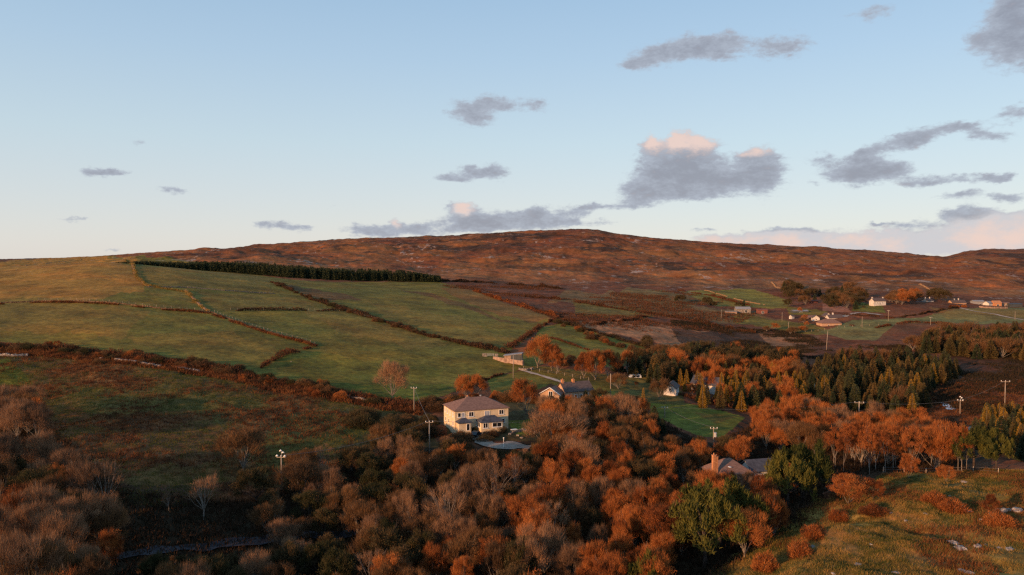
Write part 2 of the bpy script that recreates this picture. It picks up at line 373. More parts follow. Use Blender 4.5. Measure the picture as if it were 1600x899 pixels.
M['spruce'] = mat_leaf('dark_needles', [(.016, .026, .014), (.030, .042, .020), (.060, .062, .026)], trans=.1)
M['mixspruce'] = mat_leaf('bronze_needles', [(.030, .036, .016), (.075, .060, .024), (.13, .085, .03)], trans=.15)
M['pine'] = mat_leaf('green_pine', [(.018, .027, .008), (.042, .050, .012), (.105, .098, .020)], trans=.15)
M['hedge'] = mat_leaf('hedge_leaves', [(.022, .024, .012), (.060, .034, .018), (.13, .048, .022)], .35)
M['bracken'] = mat_leaf('bracken_fronds', [(.06, .024, .012), (.11, .040, .016), (.22, .085, .028)], .35, trans=.3, con=2.4)
M['tuft'] = mat_leaf('tussock_grass', [(.07, .075, .018), (.18, .135, .032), (.34, .20, .055)], .4, trans=.3, con=2.2)
M['green'] = mat_leaf('green_grass_blades', [(.035, .055, .012), (.075, .085, .016), (.13, .11, .024)], .4, trans=.3, con=2)
M['under'] = mat_leaf('undergrowth', [(.012, .014, .007), (.026, .020, .011), (.050, .026, .014)], .3, trans=.1)
M['cream'] = mat_noise('cream_render', (.54, .42, .27), (.66, .53, .35), .6, .85, .1)
M['white'] = mat_noise('white_render', (.42, .39, .35), (.60, .56, .51), .5, .85)
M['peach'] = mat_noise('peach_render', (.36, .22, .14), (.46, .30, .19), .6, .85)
M['pinkwall'] = mat_noise('pinkish_stone_wall', (.20, .13, .10), (.34, .24, .18), .8, .9, .2)
M['redwall'] = mat_noise('red_painted_wall', (.14, .05, .04), (.22, .08, .055), .8, .85)
M['bankstone'] = mat_noise('earthy_bank_stone', (.06, .038, .022), (.20, .135, .085), 1.2, .95, .4)
M['tanbank'] = mat_noise('tan_bank', (.16, .095, .05), (.30, .20, .12), .8, .95, .4)
M['stonew'] = mat_noise('grey_stone', (.12, .10, .085), (.30, .26, .22), 1.6, .9, .4)
M['lichen'] = mat_noise('pale_lichened_rock', (.13, .11, .095), (.40, .35, .31), 1.8, .9, .5)
M['slate'] = mat_noise('slate_roof', (.070, .050, .046), (.115, .085, .078), 1.2, .9, .15, stretch=(1, 1, 4))
M['slateblue'] = mat_noise('blue_slate_roof', (.034, .038, .052), (.062, .068, .088), 1.2, .85, .15)
M['tile'] = mat_noise('brown_tile_roof', (.14, .080, .062), (.22, .130, .100), 1.3, .9, .2, stretch=(1, 1, 5))
M['darksheet'] = mat_noise('dark_sheeting', (.035, .042, .048), (.065, .075, .08), .7, .6, stretch=(6, 1, .3))
M['tin'] = mat_noise('grey_tin_roof', (.17, .17, .175), (.28, .28, .285), .7, .8, stretch=(8, 1, 1))
M['brick'] = mat_noise('orange_brick', (.36, .15, .07), (.50, .24, .11), 2.5, .85, .3)
M['frame'] = mat_noise('white_window_frame', (.70, .70, .68), (.80, .80, .78), 1, .5)
M['pole'] = mat_noise('weathered_pole_wood', (.22, .18, .14), (.36, .30, .24), 2, .85, stretch=(1, 1, .15))
M['metal'] = mat_noise('grey_metal', (.30, .31, .32), (.42, .43, .44), 2, .45)
M['wire'] = mat_noise('cable', (.10, .10, .10), (.16, .16, .16), 1, .5)
M['gravel'] = mat_noise('pale_gravel', (.20, .160, .130), (.32, .26, .21), 1.4, .95, .3)
M['asphalt'] = mat_noise('worn_asphalt', (.026, .025, .03), (.06, .057, .065), .5, .9, spec=.1)
M['track'] = mat_noise('stony_track', (.30, .23, .17), (.48, .38, .30), .8, .95)
M['carpaint'] = mat_noise('dark_car_paint', (.012, .016, .022), (.02, .024, .03), .5, .25, spec=.6)
M['rubber'] = mat_noise('tyre_rubber', (.015, .015, .015), (.03, .03, .03), 3, .9)
M['log'] = mat_noise('fence_wood', (.26, .20, .15), (.45, .37, .29), 3, .9)
def glassmat(name, c, r=.08):
    m, nt, p = newmat(name, r, .8); p.inputs['Base Color'].default_value = (*c, 1); return m
M['glass'] = glassmat('dark_window_glass', (.012, .014, .018))
M['curtain'] = mat_noise('curtained_glass', (.26, .28, .32), (.36, .38, .42), .8, .3)
def watermat():
    m, nt, p = newmat('stream_water', .12, .8)
    n = nt.nodes.new('ShaderNodeTexNoise'); n.inputs['Scale'].default_value = .9; n.inputs['Detail'].default_value = 5
    tc = nt.nodes.new('ShaderNodeTexCoord'); nt.links.new(tc.outputs['Object'], n.inputs['Vector'])
    nt.links.new(ramp2(nt, n.outputs['Fac'], [(.44, (.04, .05, .06)), (.52, (.70, .74, .78))]), p.inputs['Base Color'])
    nt.links.new(ramp2(nt, n.outputs['Fac'], [(.44, (.05,) * 3), (.56, (.6,) * 3)]), p.inputs['Roughness'])
    return m
M['water'] = watermat()

# ------------------------------------------------------------------ terrain sheet with its ground cover
MOOR = np.array((.118, .046, .022)); MOOR2 = np.array((.190, .082, .030)); DARKH = np.array((.045, .026, .016))
FIELD = np.array((.132, .112, .020)); OLIVE = np.array((.200, .126, .028)); LUSH = np.array((.098, .115, .016)); TAN = np.array((.30, .17, .075))
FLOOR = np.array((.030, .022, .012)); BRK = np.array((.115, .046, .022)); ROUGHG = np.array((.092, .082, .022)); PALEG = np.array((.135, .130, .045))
PAINT = [  # (outline in photograph pixels, colour, edge wobble px, strength)
 ([(-300, 530), (0, 536), (300, 570), (430, 600), (660, 640), (690, 720), (500, 760), (200, 760), (-300, 760)], BRK * .65 + ROUGHG * .55, 8, .92),
 ([(-300, 565), (20, 562), (50, 590), (60, 625), (-300, 640)], LUSH, 8, .9),
 ([(60, 600), (260, 600), (430, 640), (330, 660), (140, 650)], ROUGHG * 1.2, 22, .6),
 ([(440, 640), (560, 650), (620, 665), (520, 700), (420, 740), (380, 720)], ROUGHG, 16, .9),
 ([(100, 640), (330, 650), (330, 720), (160, 760), (60, 700)], BRK, 20, .6),
 (P_HILL, FIELD, 2.5, 1), ([(230, 452), (430, 462), (540, 488), (330, 484)], OLIVE, 12, .5), ([(470, 480), (560, 492), (700, 535), (640, 548), (520, 515)], OLIVE, 20, .45), ([(560, 470), (680, 490), (800, 530), (740, 540), (620, 505)], OLIVE, 18, .45), ([(200, 525), (330, 515), (430, 545), (420, 575), (300, 560)], OLIVE, 20, .4),
 ([(-300, 415), (0, 411), (160, 402), (215, 415), (225, 450), (130, 470), (-300, 475)], OLIVE * np.array((1.25, 1.1, 1)), 14, .95),  # hilltop grass, with the warm glow of the sun put into its colour
 ([(215, 415), (330, 415), (430, 434), (430, 455), (230, 446)], OLIVE, 14, .5),
 ([(-300, 474), (150, 472), (250, 484), (200, 525), (0, 520), (-300, 520)], OLIVE, 26, .55),
 ([(440, 590), (600, 600), (720, 600), (640, 632), (560, 620)], LUSH, 16, .8),
 ([(430, 552), (560, 560), (700, 575), (600, 610), (440, 585)], LUSH, 24, .4),
 ([(800, 470), (740, 452), (690, 448), (740, 480), (830, 505), (868, 498)], MOOR2, 10, .55),
 ([(620, 450), (680, 468), (760, 495), (820, 512), (760, 490), (700, 465)], BRK, 8, .6),
 ([(430, 440), (470, 452), (530, 455), (560, 468), (480, 466)], BRK, 8, .7),
 # land beyond the fields
 ([(690, 440), (900, 445), (1060, 452), (1300, 456), (1800, 470), (1800, 600), (1100, 600), (1050, 556), (870, 500), (800, 475)], BRK, 6, .8),
 ([(870, 455), (1000, 455), (1100, 480), (1050, 500), (930, 485), (850, 470)], np.array((.15, .10, .04)), 14, .8),
 ([(860, 500), (930, 500), (1000, 505), (1100, 515), (1130, 530), (1060, 545), (960, 525)], np.array((.27, .135, .065)), 12, .85),
 ([(1100, 480), (1180, 488), (1240, 500), (1220, 512), (1120, 505), (1050, 492)], np.array((.15, .105, .04)), 10, .7),
 ([(890, 470), (960, 478), (1030, 492), (1000, 500), (900, 492)], FIELD, 10, .6), ([(960, 455), (1060, 458), (1110, 470), (1060, 484), (990, 470)], np.array((.13, .10, .034)), 8, .7),
 ([(1170, 530), (1230, 527), (1245, 545), (1230, 562), (1190, 556)], np.array((.28, .15, .08)), 6, .9),
 ([(1130, 515), (1290, 530), (1250, 560), (1150, 540)], np.array((.17, .085, .04)), 12, .7),
 ([(1045, 515), (1180, 520), (1200, 545), (1180, 570), (1090, 560)], DARKH, 10, .9),
 (P_F2, FIELD * .9 + LUSH * .2, 2.5, 1), (P_MID, FIELD, 3, 1), (P_F3, LUSH * .8 + FIELD * .3, 2, 1),
 ([(1080, 642), (1160, 650), (1120, 660)], BRK, 5, .4),
 (P_R1, FIELD * 1.15, 3, 1), ([(1150, 490), (1260, 505), (1310, 520), (1280, 525), (1150, 505)], FIELD, 5, .8),
 ([(1230, 478), (1290, 486), (1300, 494), (1235, 492)], FIELD, 3, .9), ([(1330, 470), (1380, 478), (1385, 490), (1330, 486)], LUSH, 3, .8),
 (P_R2, PALEG, 2.5, 1), ([(1450, 482), (1800, 484), (1800, 500), (1480, 500)], OLIVE, 6, .5),
 ([(1285, 474), (1325, 482), (1330, 489), (1285, 485)], np.array((.26, .13, .085)), 3, .9),
 ([(1400, 505), (1470, 506), (1480, 520), (1400, 540), (1360, 536)], BRK, 4, .9),
 ([(1480, 590), (1800, 585), (1800, 700), (1560, 680), (1440, 665)], np.array((.12, .062, .036)), 8, .9),
 ([(1480, 560), (1800, 560), (1800, 590), (1480, 592)], DARKH, 8, .7),
 # wood floor
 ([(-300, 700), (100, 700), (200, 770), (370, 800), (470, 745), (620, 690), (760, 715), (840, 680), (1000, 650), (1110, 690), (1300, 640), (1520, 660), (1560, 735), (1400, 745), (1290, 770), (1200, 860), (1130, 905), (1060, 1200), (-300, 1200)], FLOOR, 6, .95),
 # the rough knoll at the right
 ([(1380, 746), (1480, 738), (1800, 736), (1800, 1400), (970, 1400), (1098, 905), (1180, 850), (1262, 790)], np.array((.17, .125, .036)), 8, 1),
 ([(1280, 830), (1420, 800), (1560, 860), (1500, 920), (1240, 930)], MOOR2, 30, .55),
 ([(1400, 745), (1800, 742), (1800, 790), (1450, 780)], PALEG * .8, 14, .6),
 ([(690, 630), (850, 622), (850, 690), (700, 690)], np.array((.055, .050, .020)), 3, .9), ([(950, 592), (1010, 585), (1060, 600), (1070, 632), (1010, 630), (960, 612)], ROUGHG, 4, .9), ([(830, 570), (880, 576), (960, 586), (950, 600), (880, 594), (830, 580)], FIELD * .8, 3, .9),
 (P_LAWN, LUSH, 1.5, 1),
]
def cover(x, y):
    z = base_h(x, y); px, py = project(x, y, z)
    Y = np.hypot(x, y)
    n1 = fbm(x / (Y * .02 + 2), y / (Y * .05 + 4), 4, 71); n2 = fbm(x / (Y * .02 + 2), y / (Y * .05 + 4), 4, 91)
    m = np.clip(.5 + 1.3 * fbm(x / 130, y / 260, 5, 3, .6), 0, 1)[..., None]
    C = MOOR * (1 - m) + MOOR2 * m
    d = np.clip((fbm(x / 90, y / 130, 6, 55, .68) - .10) * 6, 0, .9)[..., None]
    C = C * (1 - d) + DARKH * d
    # drier grass apron at the foot of the hill
    ap = np.clip(1 - np.abs(Y - 1050) / 240, 0, 1) * np.clip(.6 + n1 * 1.5, 0, 1); ap = (ap * .6)[..., None]
    C = C * (1 - ap) + np.array((.25, .125, .05)) * ap
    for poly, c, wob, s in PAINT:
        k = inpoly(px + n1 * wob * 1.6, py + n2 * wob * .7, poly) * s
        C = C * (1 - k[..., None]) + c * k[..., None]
    rock = np.clip((Y - 750) / 250, 0, 1) * np.clip(1.25 - np.abs(Y - 1250) / 1100, .25, 1)
    kn = inpoly(px, py, PAINT[-7][0]) * .35
    rock = np.maximum(rock, kn)
    return C, rock
def build_terrain():
    a = np.concatenate([np.linspace(-180, -44, 60)[:-1], np.linspace(-44, -36, 50)[:-1], np.linspace(-36, 36, 860)[:-1], np.linspace(36, 44, 50)[:-1], np.linspace(44, 180, 60)])
    a = np.radians(a)
    r = np.concatenate([[.5], np.linspace(10, 78, 22), np.exp(np.linspace(math.log(80), math.log(2400), 960)), np.exp(np.linspace(math.log(2450), math.log(16000), 40))])
    R, A = np.meshgrid(r, a, indexing='ij')
    X = R * np.sin(A); Y = R * np.cos(A)
    Zz = height(X.ravel(), Y.ravel()).reshape(X.shape)
    V = np.stack([X, Y, Zz], -1).reshape(-1, 3)
    nr, na = X.shape
    i = np.arange(nr - 1)[:, None] * na; j = np.arange(na - 1)[None, :]
    Q = np.stack([i + j, i + j + 1, i + na + j + 1, i + na + j], -1).reshape(-1, 4)
    me = mesh('ground', V, None, Q, True)
    C, rock = cover(V[:, 0], V[:, 1])
    at_ = me.color_attributes.new('cover', 'FLOAT_COLOR', 'POINT')
    at_.data.foreach_set('color', np.concatenate([C, np.ones((len(C), 1))], 1).astype(np.float32).ravel())
    rk = me.attributes.new('rock', 'FLOAT', 'POINT'); rk.data.foreach_set('value', rock.astype(np.float32))
    m, nt, p = newmat('hill_ground', .95, .1)
    N = nt.nodes; L = nt.links
    ca = N.new('ShaderNodeAttribute'); ca.attribute_name = 'cover'; ra = N.new('ShaderNodeAttribute'); ra.attribute_name = 'rock'
    tc = N.new('ShaderNodeTexCoord')
    def nz(scale, det, rough=.6, st=None):
        n = N.new('ShaderNodeTexNoise'); n.inputs['Scale'].default_value = scale; n.inputs['Detail'].default_value = det; n.inputs['Roughness'].default_value = rough
        if st:
            mp = N.new('ShaderNodeMapping'); mp.inputs['Scale'].default_value = st; L.new(tc.outputs['Object'], mp.inputs[0]); L.new(mp.outputs[0], n.inputs['Vector'])
        else: L.new(tc.outputs['Object'], n.inputs['Vector'])
        return n.outputs['Fac']
    n1 = nz(.35, 8, .68); n2 = nz(.045, 6, .6); n3 = nz(2.2, 5, .6)
    def mr(x, a0, a1, b0, b1):
        k = N.new('ShaderNodeMapRange'); L.new(x, k.inputs['Value']); k.inputs['From Min'].default_value = a0; k.inputs['From Max'].default_value = a1; k.inputs['To Min'].default_value = b0; k.inputs['To Max'].default_value = b1; return k.outputs[0]
    def mul(a, b):
        k = N.new('ShaderNodeMath'); k.operation = 'MULTIPLY'
        for q, v in enumerate((a, b)):
            if isinstance(v, float): k.inputs[q].default_value = v
            else: L.new(v, k.inputs[q])
        return k.outputs[0]
    v = mul(mul(mr(n1, .3, .7, .50, 1.50), mr(n2, .3, .7, .55, 1.45)), mr(n3, .3, .7, .82, 1.18))
    sc_ = N.new('ShaderNodeVectorMath'); sc_.operation = 'SCALE'; L.new(ca.outputs['Color'], sc_.inputs[0]); L.new(v, sc_.inputs['Scale'])
    # yellow-brown drift through the grass
    drift = N.new('ShaderNodeMix'); drift.data_type = 'RGBA'; drift.blend_type = 'MULTIPLY'
    L.new(mr(nz(.02, 7, .65), .45, .7, 0, .8), drift.inputs['Factor']); L.new(sc_.outputs[0], drift.inputs['A']); drift.inputs['B'].default_value = (1.45, .97, .70, 1)
    # pale rock breaking through
    rn = nz(.085, 10, .78, (1, .45, 1)); rn2 = nz(.012, 4, .6)
    rsum = N.new('ShaderNodeMath'); rsum.operation = 'MULTIPLY_ADD'; L.new(rn2, rsum.inputs[0]); rsum.inputs[1].default_value = .55; L.new(rn, rsum.inputs[2])
    rmask = mul(mr(rsum.outputs[0], .885, .905, 0, .9), ra.outputs['Fac'])
    mixr = N.new('ShaderNodeMix'); mixr.data_type = 'RGBA'; L.new(rmask, mixr.inputs['Factor']); L.new(drift.outputs['Result'], mixr.inputs['A']); mixr.inputs['B'].default_value = (.30, .23, .19, 1)
    L.new(mixr.outputs['Result'], p.inputs['Base Color'])
    bp = N.new('ShaderNodeBump'); bp.inputs['Strength'].default_value = .55; bp.inputs['Distance'].default_value = .5; L.new(n1, bp.inputs['Height'])
    L.new(bp.outputs[0], p.inputs['Normal'])
    o = obj('ground', me, m); tag(o, kind='structure'); return o
build_terrain()

# strips that lie on the ground
def smooth_line(pts, step):
    P = np.array(pts, float); d = np.r_[0, np.cumsum(np.hypot(*np.diff(P[:, :2], axis=0).T))]
    s = np.linspace(0, d[-1], max(2, int(d[-1] / step) + 1))
    Q = np.stack([np.interp(s, d, P[:, k]) for k in range(P.shape[1])], 1)
    for _ in range(3):
        if len(Q) > 2: Q[1:-1] = (Q[:-2] + 2 * Q[1:-1] + Q[2:]) / 4
    return Q
def strip(name, pix, width, mat, lift=.06, kind='structure', step=1.5):
    pts = [G(*p) for p in pix]
    w = width if hasattr(width, '__len__') else [width] * len(pix)
    Q = smooth_line([(p[0], p[1], ww) for p, ww in zip(pts, w)], step)
    t = np.gradient(Q[:, :2], axis=0); t /= np.linalg.norm(t, axis=1)[:, None] + 1e-9; n = np.stack([-t[:, 1], t[:, 0]], 1)
    K = 7; V = []
    for k in range(K):
        f = (k / (K - 1) - .5); jit = (fbm(Q[:, 0] / 3 + k, Q[:, 1] / 3, 3, 5) * .7 * (1 if k in (0, K - 1) else 0))
        P = Q[:, :2] + n * (Q[:, 2] * f + jit * Q[:, 2] * .5)[:, None]; V.append(P)
    V = np.array(V).transpose(1, 0, 2); z = height(V[..., 0].ravel(), V[..., 1].ravel()).reshape(V.shape[:2])
    z = np.maximum(z, z.mean(1, keepdims=True)) + lift + .12
    VV = np.concatenate([V, z[..., None]], 2).reshape(-1, 3); m = len(Q)
    i = np.arange(m - 1)[:, None] * K; j = np.arange(K - 1)[None]
    F4 = np.stack([i + j, i + j + 1, i + K + j + 1, i + K + j], -1).reshape(-1, 4)[:, ::-1]
    o = obj(name, mesh(name, VV, None, F4, True), mat); tag(o, kind=kind); return o
strip('road', [(120, 874), (200, 868), (260, 862), (330, 854), (400, 846), (470, 838), (560, 836)], 3.6, M['asphalt'])
strip('driveway', [(733, 683), (748, 688), (762, 697), (780, 700), (805, 698), (828, 700)], [3.0, 3.5, 5, 8, 8.5, 5], M['gravel'])
strip('farm_track', [(1500, 481), (1520, 486), (1548, 490), (1575, 496), (1600, 500)], 3.0, M['track'], step=3)
strip('farm_road', [(1318, 497), (1326, 492), (1345, 489), (1362, 492), (1376, 494)], 4.5, M['gravel'], step=3)
strip('footpath', [(1590, 668), (1540, 666), (1500, 674), (1482, 682)], 2.4, M['gravel'])
strip('field_track', [(815, 578), (850, 588), (872, 596), (900, 604)], 2.2, M['track'])
strip('stream', [(1470, 629), (1478, 632), (1479, 637), (1488, 641)], [1.2, 3, 2.2, 3.2], M['water'], .1)

# ------------------------------------------------------------------ plants
def unit(V): return V / (np.linalg.norm(V, axis=-1, keepdims=True) + 1e-9)
def twigs(P, D, L, W, rs):
    """one slim triangle per twig or leaf spray"""
    n = len(P); side = unit(np.cross(D, unit(rs.normal(size=(n, 3))))); L = np.broadcast_to(L, n)[:, None]; W = np.broadcast_to(W, n)[:, None]
    V = np.stack([P - side * W / 2, P + side * W / 2, P + D * L], 1).reshape(-1, 3)
    return V, np.arange(3 * n).reshape(-1, 3)
def leaves(P, D, L, W, rs):
    n = len(P); side = unit(np.cross(D, unit(rs.normal(size=(n, 3))))); L = np.broadcast_to(L, n)[:, None]; W = np.broadcast_to(W, n)[:, None]
    V = np.stack([P, P + D * L * .5 + side * W / 2, P + D * L, P + D * L * .5 - side * W / 2], 1).reshape(-1, 3)
    return V, np.arange(4 * n).reshape(-1, 4)
def decid_meshes(key, seed, h=8., r=3.4, low=.30, nclump=46, ntw=110, tl=.75, tw=.085, up=.55, flat=.42, cl=.23, limbs=14, fill=.35, trunk_r=.16, bend=.25, leaf=.35):
    """a broad-leaved tree of unit proportions: clumps of fine twigs and late leaves on limbs that rise from a forking trunk"""
    rs = np.random.RandomState(seed)
    cz = h * (low + (1 - low) * .5); hz = h * (1 - low) * .5
    d = unit(rs.normal(size=(nclump, 3))); d[:, 2] = np.where(d[:, 2] < -.45, -d[:, 2], d[:, 2])
    lump = 1 + .26 * np.sin(d[:, 0] * 3.1 + seed) * np.cos(d[:, 1] * 2.7 + seed * 2) + rs.uniform(-.13, .13, nclump)
    rad = rs.uniform(fill, 1, nclump) ** .45 * lump
    C = d * rad[:, None] * np.array([r, r, hz]); C[:, 2] += cz; C[:, 0] += bend * (C[:, 2] - h * .3) * .5
    C[:, 2] = np.minimum(C[:, 2], h * .97)
    lean = np.array([bend * .5, 0, 0])
    cr = rs.uniform(.7, 1.25, nclump) * r * cl
    k = np.repeat(np.arange(nclump), ntw); n = len(k)
    off = unit(rs.normal(size=(n, 3))) * (rs.uniform(0, 1, n) ** .5)[:, None] * cr[k][:, None] * np.array([1, 1, .85])
    P = C[k] + off
    out = unit(P - np.array([lean[0] * h * .5, 0, h * low]))
    D = unit(out * .9 + np.array([.12, .0, up]) + rs.normal(size=(n, 3)) * .42 + unit(off) * .35)
    m = int(n * (1 - leaf))
    V1, T1 = twigs(P[:m] - D[:m] * .3 * tl, D[:m], rs.uniform(.6, 1.3, m) * tl, rs.uniform(.6, 1.4, m) * tw, rs)
    q = n - m
    D2 = unit(D[m:] + rs.normal(size=(q, 3)) * .8)
    V2, Q2 = leaves(P[m:], D2, rs.uniform(.5, 1.2, q) * tl * .5, rs.uniform(.6, 1.3, q) * tw * 2.3, rs)
    crown = (np.concatenate([V1, V2]), T1, Q2 + len(V1))
    mb = MB(); fork = np.array([lean[0] * h * low * .3, 0, h * low * .75])
    mb.tube([(0, 0, -1.2), (0, 0, .2), (.03 * h * bend, 0, h * low * .4), fork], [trunk_r * 1.3, trunk_r * 1.1, trunk_r * .9, trunk_r * .75], 7)
    order = rs.permutation(nclump)[:limbs]
    for i in order:
        c = C[i] + (C[i] - fork) * rs.uniform(.0, .16); mid = fork + (c - fork) * .5 + np.array([rs.uniform(-.4, .4), rs.uniform(-.4, .4), -.06 * h + rs.uniform(0, .6)])
        r0 = trunk_r * rs.uniform(.35, .6)
        st = fork - np.array([0, 0, rs.uniform(0, h * low * .3)])
        mb.tube([st, mid, c], [r0, r0 * .6, r0 * .2], 5, False)
        for _ in range(3):
            f = rs.uniform(.35, .9); b = mid + (c - mid) * f; e = b + unit(c - fork + rs.normal(size=3) * 2.2) * rs.uniform(.8, 1.9)
            mb.tube([b, (b + e) / 2 + rs.normal(size=3) * .1, e], [r0 * .32, r0 * .2, r0 * .06], 4, False)
    return crown, mb
def conifer_meshes(seed, h=10., r=2.3, n=2600, low=.03, power=.68, sl=.9, sw=.30, droop=.25, tiers=16):
    rs = np.random.RandomState(seed)
    t = 1 - rs.uniform(0, 1, n) ** .62; t = low + t * (1 - low)
    tier = np.floor(t * tiers) / tiers; t = tier + (t - tier) * .8 + .01
    th = rs.uniform(0, 2 * pi, n); lob = 1 + .16 * np.sin(th * 5 + tier * 37 + seed) + .12 * np.sin(th * 2 + seed) + .13 * np.sin(tier * 91 + seed)
    R = r * np.clip(1 - t, 0, 1) ** power * lob + .08
    f = rs.uniform(.25, 1, n) ** .6
    P = np.stack([np.cos(th) * R * f, np.sin(th) * R * f, t * h - droop * R * f * .6], 1)
    D = unit(np.stack([np.cos(th), np.sin(th), np.full(n, -.05) + .5 * t], 1) + rs.normal(size=(n, 3)) * .33)
    L = sl * rs.uniform(.5, 1.2, n) * (1.05 - .5 * t)
    V, Q = leaves(P - D * L[:, None] * .4, D, L, sw * rs.uniform(.5, 1.2, n), rs)
    # leader
    mb = MB(); mb.tube([(0, 0, -1.2), (0, 0, h * .5), (0, 0, h * .99)], [.17, .1, .02], 6)
    return (V, None, Q), mb
def pine_meshes(seed, h=9., r=4., n=60, ntw=90):
    rs = np.random.RandomState(seed)
    d = unit(rs.normal(size=(n, 3))); d[:, 2] = np.abs(d[:, 2]) * 1.2 - .35; lump = 1 + .25 * np.sin(d[:, 0] * 4 + seed) * np.cos(d[:, 1] * 3.3)
    C = unit(d) * (rs.uniform(.3, 1, n) ** .4 * lump)[:, None] * np.array([r, r, h * .42]); C[:, 2] += h * .52
    k = np.repeat(np.arange(n), ntw); m = len(k)
    # candles: spindle-shaped tufts pointing up
    a = rs.uniform(0, 1, m); off = rs.normal(size=(m, 3)) * np.array([.30, .30, 0]) * (1 - a * .75)[:, None] * r * .28; off[:, 2] = (a - .4) * 1.7
    P = C[k] + off; D = unit(np.array([0, 0, 1.0]) + rs.normal(size=(m, 3)) * .35 + unit(off) * .45)
    V, T = twigs(P, D, rs.uniform(.4, .75, m), rs.uniform(.09, .17, m), rs)
    mb = MB(); mb.tube([(0, 0, -1.2), (0, 0, h * .35), (.2, 0, h * .7)], [.26, .2, .09], 7)
    for i in rs.permutation(n)[:10]: mb.tube([(0, 0, h * .3), C[i] * [.5, .5, .8], C[i]], [.1, .07, .03], 5, False)
    return (V, T, None), mb
def shrub_meshes(seed, h=2.6, r=1.8, n=4600):
    rs = np.random.RandomState(seed)
    d = unit(rs.normal(size=(n, 3))); d[:, 2] = np.abs(d[:, 2])
    lump = 1 + .2 * np.sin(d[:, 0] * 5 + seed) * np.cos(d[:, 1] * 4 + seed)
    P = d * (rs.uniform(.15, 1, n) ** .45 * lump)[:, None] * np.array([r, r, h * .9])
    D = unit(d * .8 + np.array([0, 0, .7]) + rs.normal(size=(n, 3)) * .4)
    V, T = twigs(P - D * .2, D, rs.uniform(.2, .45, n), rs.uniform(.03, .075, n), rs)
    mb = MB()
    for i in range(7):
        a = i * .9 + seed; mb.tube([(0, 0, -.4), (cos(a) * r * .3, sin(a) * r * .3, h * .35), (cos(a) * r * .6, sin(a) * r * .6, h * .7)], [.05, .03, .01], 5, False)
    return (V, T, None), mb
PROTO = {}
def proto(key, geo, leafmat, barkmat, size):
    (cv, ct, cq), mb = geo
    c = mesh(key + '_crown', cv, ct, cq); c.materials.append(M[leafmat])
    t = mb.me(key + '_trunk', True); t.materials.append(M[barkmat])
    PROTO.setdefault(key, []).append((c, t, size))
for s_ in range(4):
    proto('rust', decid_meshes('r', 10 + s_, 8 + s_ * .3, 3.5, .10, 58, 145, tl=.9, tw=.045, leaf=.16, limbs=9, cl=.30, up=.75), 'rust', 'bark', 8 + s_ * .3)
    proto('brown', decid_meshes('b', 20 + s_, 7.5, 3.5, .08, 50, 125, tl=1.0, tw=.042, leaf=.08, limbs=12, cl=.30, up=.8), 'brown', 'bark', 7.5)
    proto('dull', decid_meshes('d', 30 + s_, 6.5, 3.4, .05, 60, 130, tl=.6, tw=.07, leaf=.35, limbs=7, cl=.27), 'dull', 'darkbark', 6.5)
for s_ in range(3):
    proto('pink', decid_meshes('p', 40 + s_, 8, 3.6, .10, 44, 125, tl=1.15, tw=.036, up=.9, cl=.30, leaf=.08, limbs=14, trunk_r=.13), 'pink', 'bark', 8)
    proto('bare', decid_meshes('n', 50 + s_, 8, 3.2, .34, 34, 40, tl=1.1, tw=.035, up=.5, leaf=.1, limbs=15, trunk_r=.13), 'pink', 'palebark', 8)
    proto('slender', decid_meshes('s', 60 + s_, 10, 2.1, .36, 28, 62, tl=1.0, tw=.036, up=1.1, limbs=4, trunk_r=.075, bend=.05), 'rust', 'palebark', 10)
    proto('spruce', conifer_meshes(70 + s_, 10, 2.4), 'spruce', 'darkbark', 10)
    proto('mixspruce', conifer_meshes(80 + s_, 10, 2.5, sl=1.0, sw=.26), 'mixspruce', 'darkbark', 10)
    proto('larch', conifer_meshes(90 + s_, 10, 2.0, 2300, sl=.8, sw=.2, droop=.1), 'gold', 'bark', 10)
    proto('pine', pine_meshes(100 + s_), 'pine', 'darkbark', 9)
    proto('shrub', shrub_meshes(110 + s_), 'rust', 'bark', 2.6)
    proto('bigshrub', decid_meshes('g', 140 + s_, 6, 2.3, .0, 60, 130, tl=.5, tw=.035, leaf=.2, limbs=5, cl=.27, trunk_r=.08, bend=.1), 'rust', 'bark', 6)
    proto('darkshrub', shrub_meshes(120 + s_, 2.6, 2.0), 'dull', 'darkbark', 2.6)
    proto('brownshrub', shrub_meshes(130 + s_, 2.6, 2.0), 'brown', 'darkbark', 2.6)
NAMES = {'rust': 'tree', 'brown': 'tree', 'dull': 'tree', 'pink': 'tree', 'bare': 'bare_tree', 'slender': 'slender_tree', 'spruce': 'conifer_tree', 'mixspruce': 'conifer_tree', 'larch': 'larch_tree', 'pine': 'pine_tree', 'shrub': 'shrub', 'bigshrub': 'shrub', 'darkshrub': 'shrub', 'brownshrub': 'shrub'}
CATS = {'tree': 'tree', 'bare_tree': 'tree', 'slender_tree': 'tree', 'conifer_tree': 'conifer', 'larch_tree': 'larch', 'pine_tree': 'pine tree', 'shrub': 'shrub'}
LOOK = {'rust': 'rounded tree with rust-orange autumn twigs', 'brown': 'dark brown tree with thin leafless twigs', 'dull': 'low olive-brown bushy tree', 'pink': 'leafless tree with pinkish-brown upswept twigs',
        'bare': 'bare tree with pale exposed limbs', 'slender': 'slender tree with a pale trunk and rust top', 'spruce': 'dark green pointed conifer', 'mixspruce': 'bronze-green pointed conifer',
        'larch': 'golden-orange narrow larch', 'pine': 'bushy yellow-green pine', 'shrub': 'small rust-red twiggy shrub', 'darkshrub': 'low dark olive shrub', 'brownshrub': 'low dark brown shrub'}
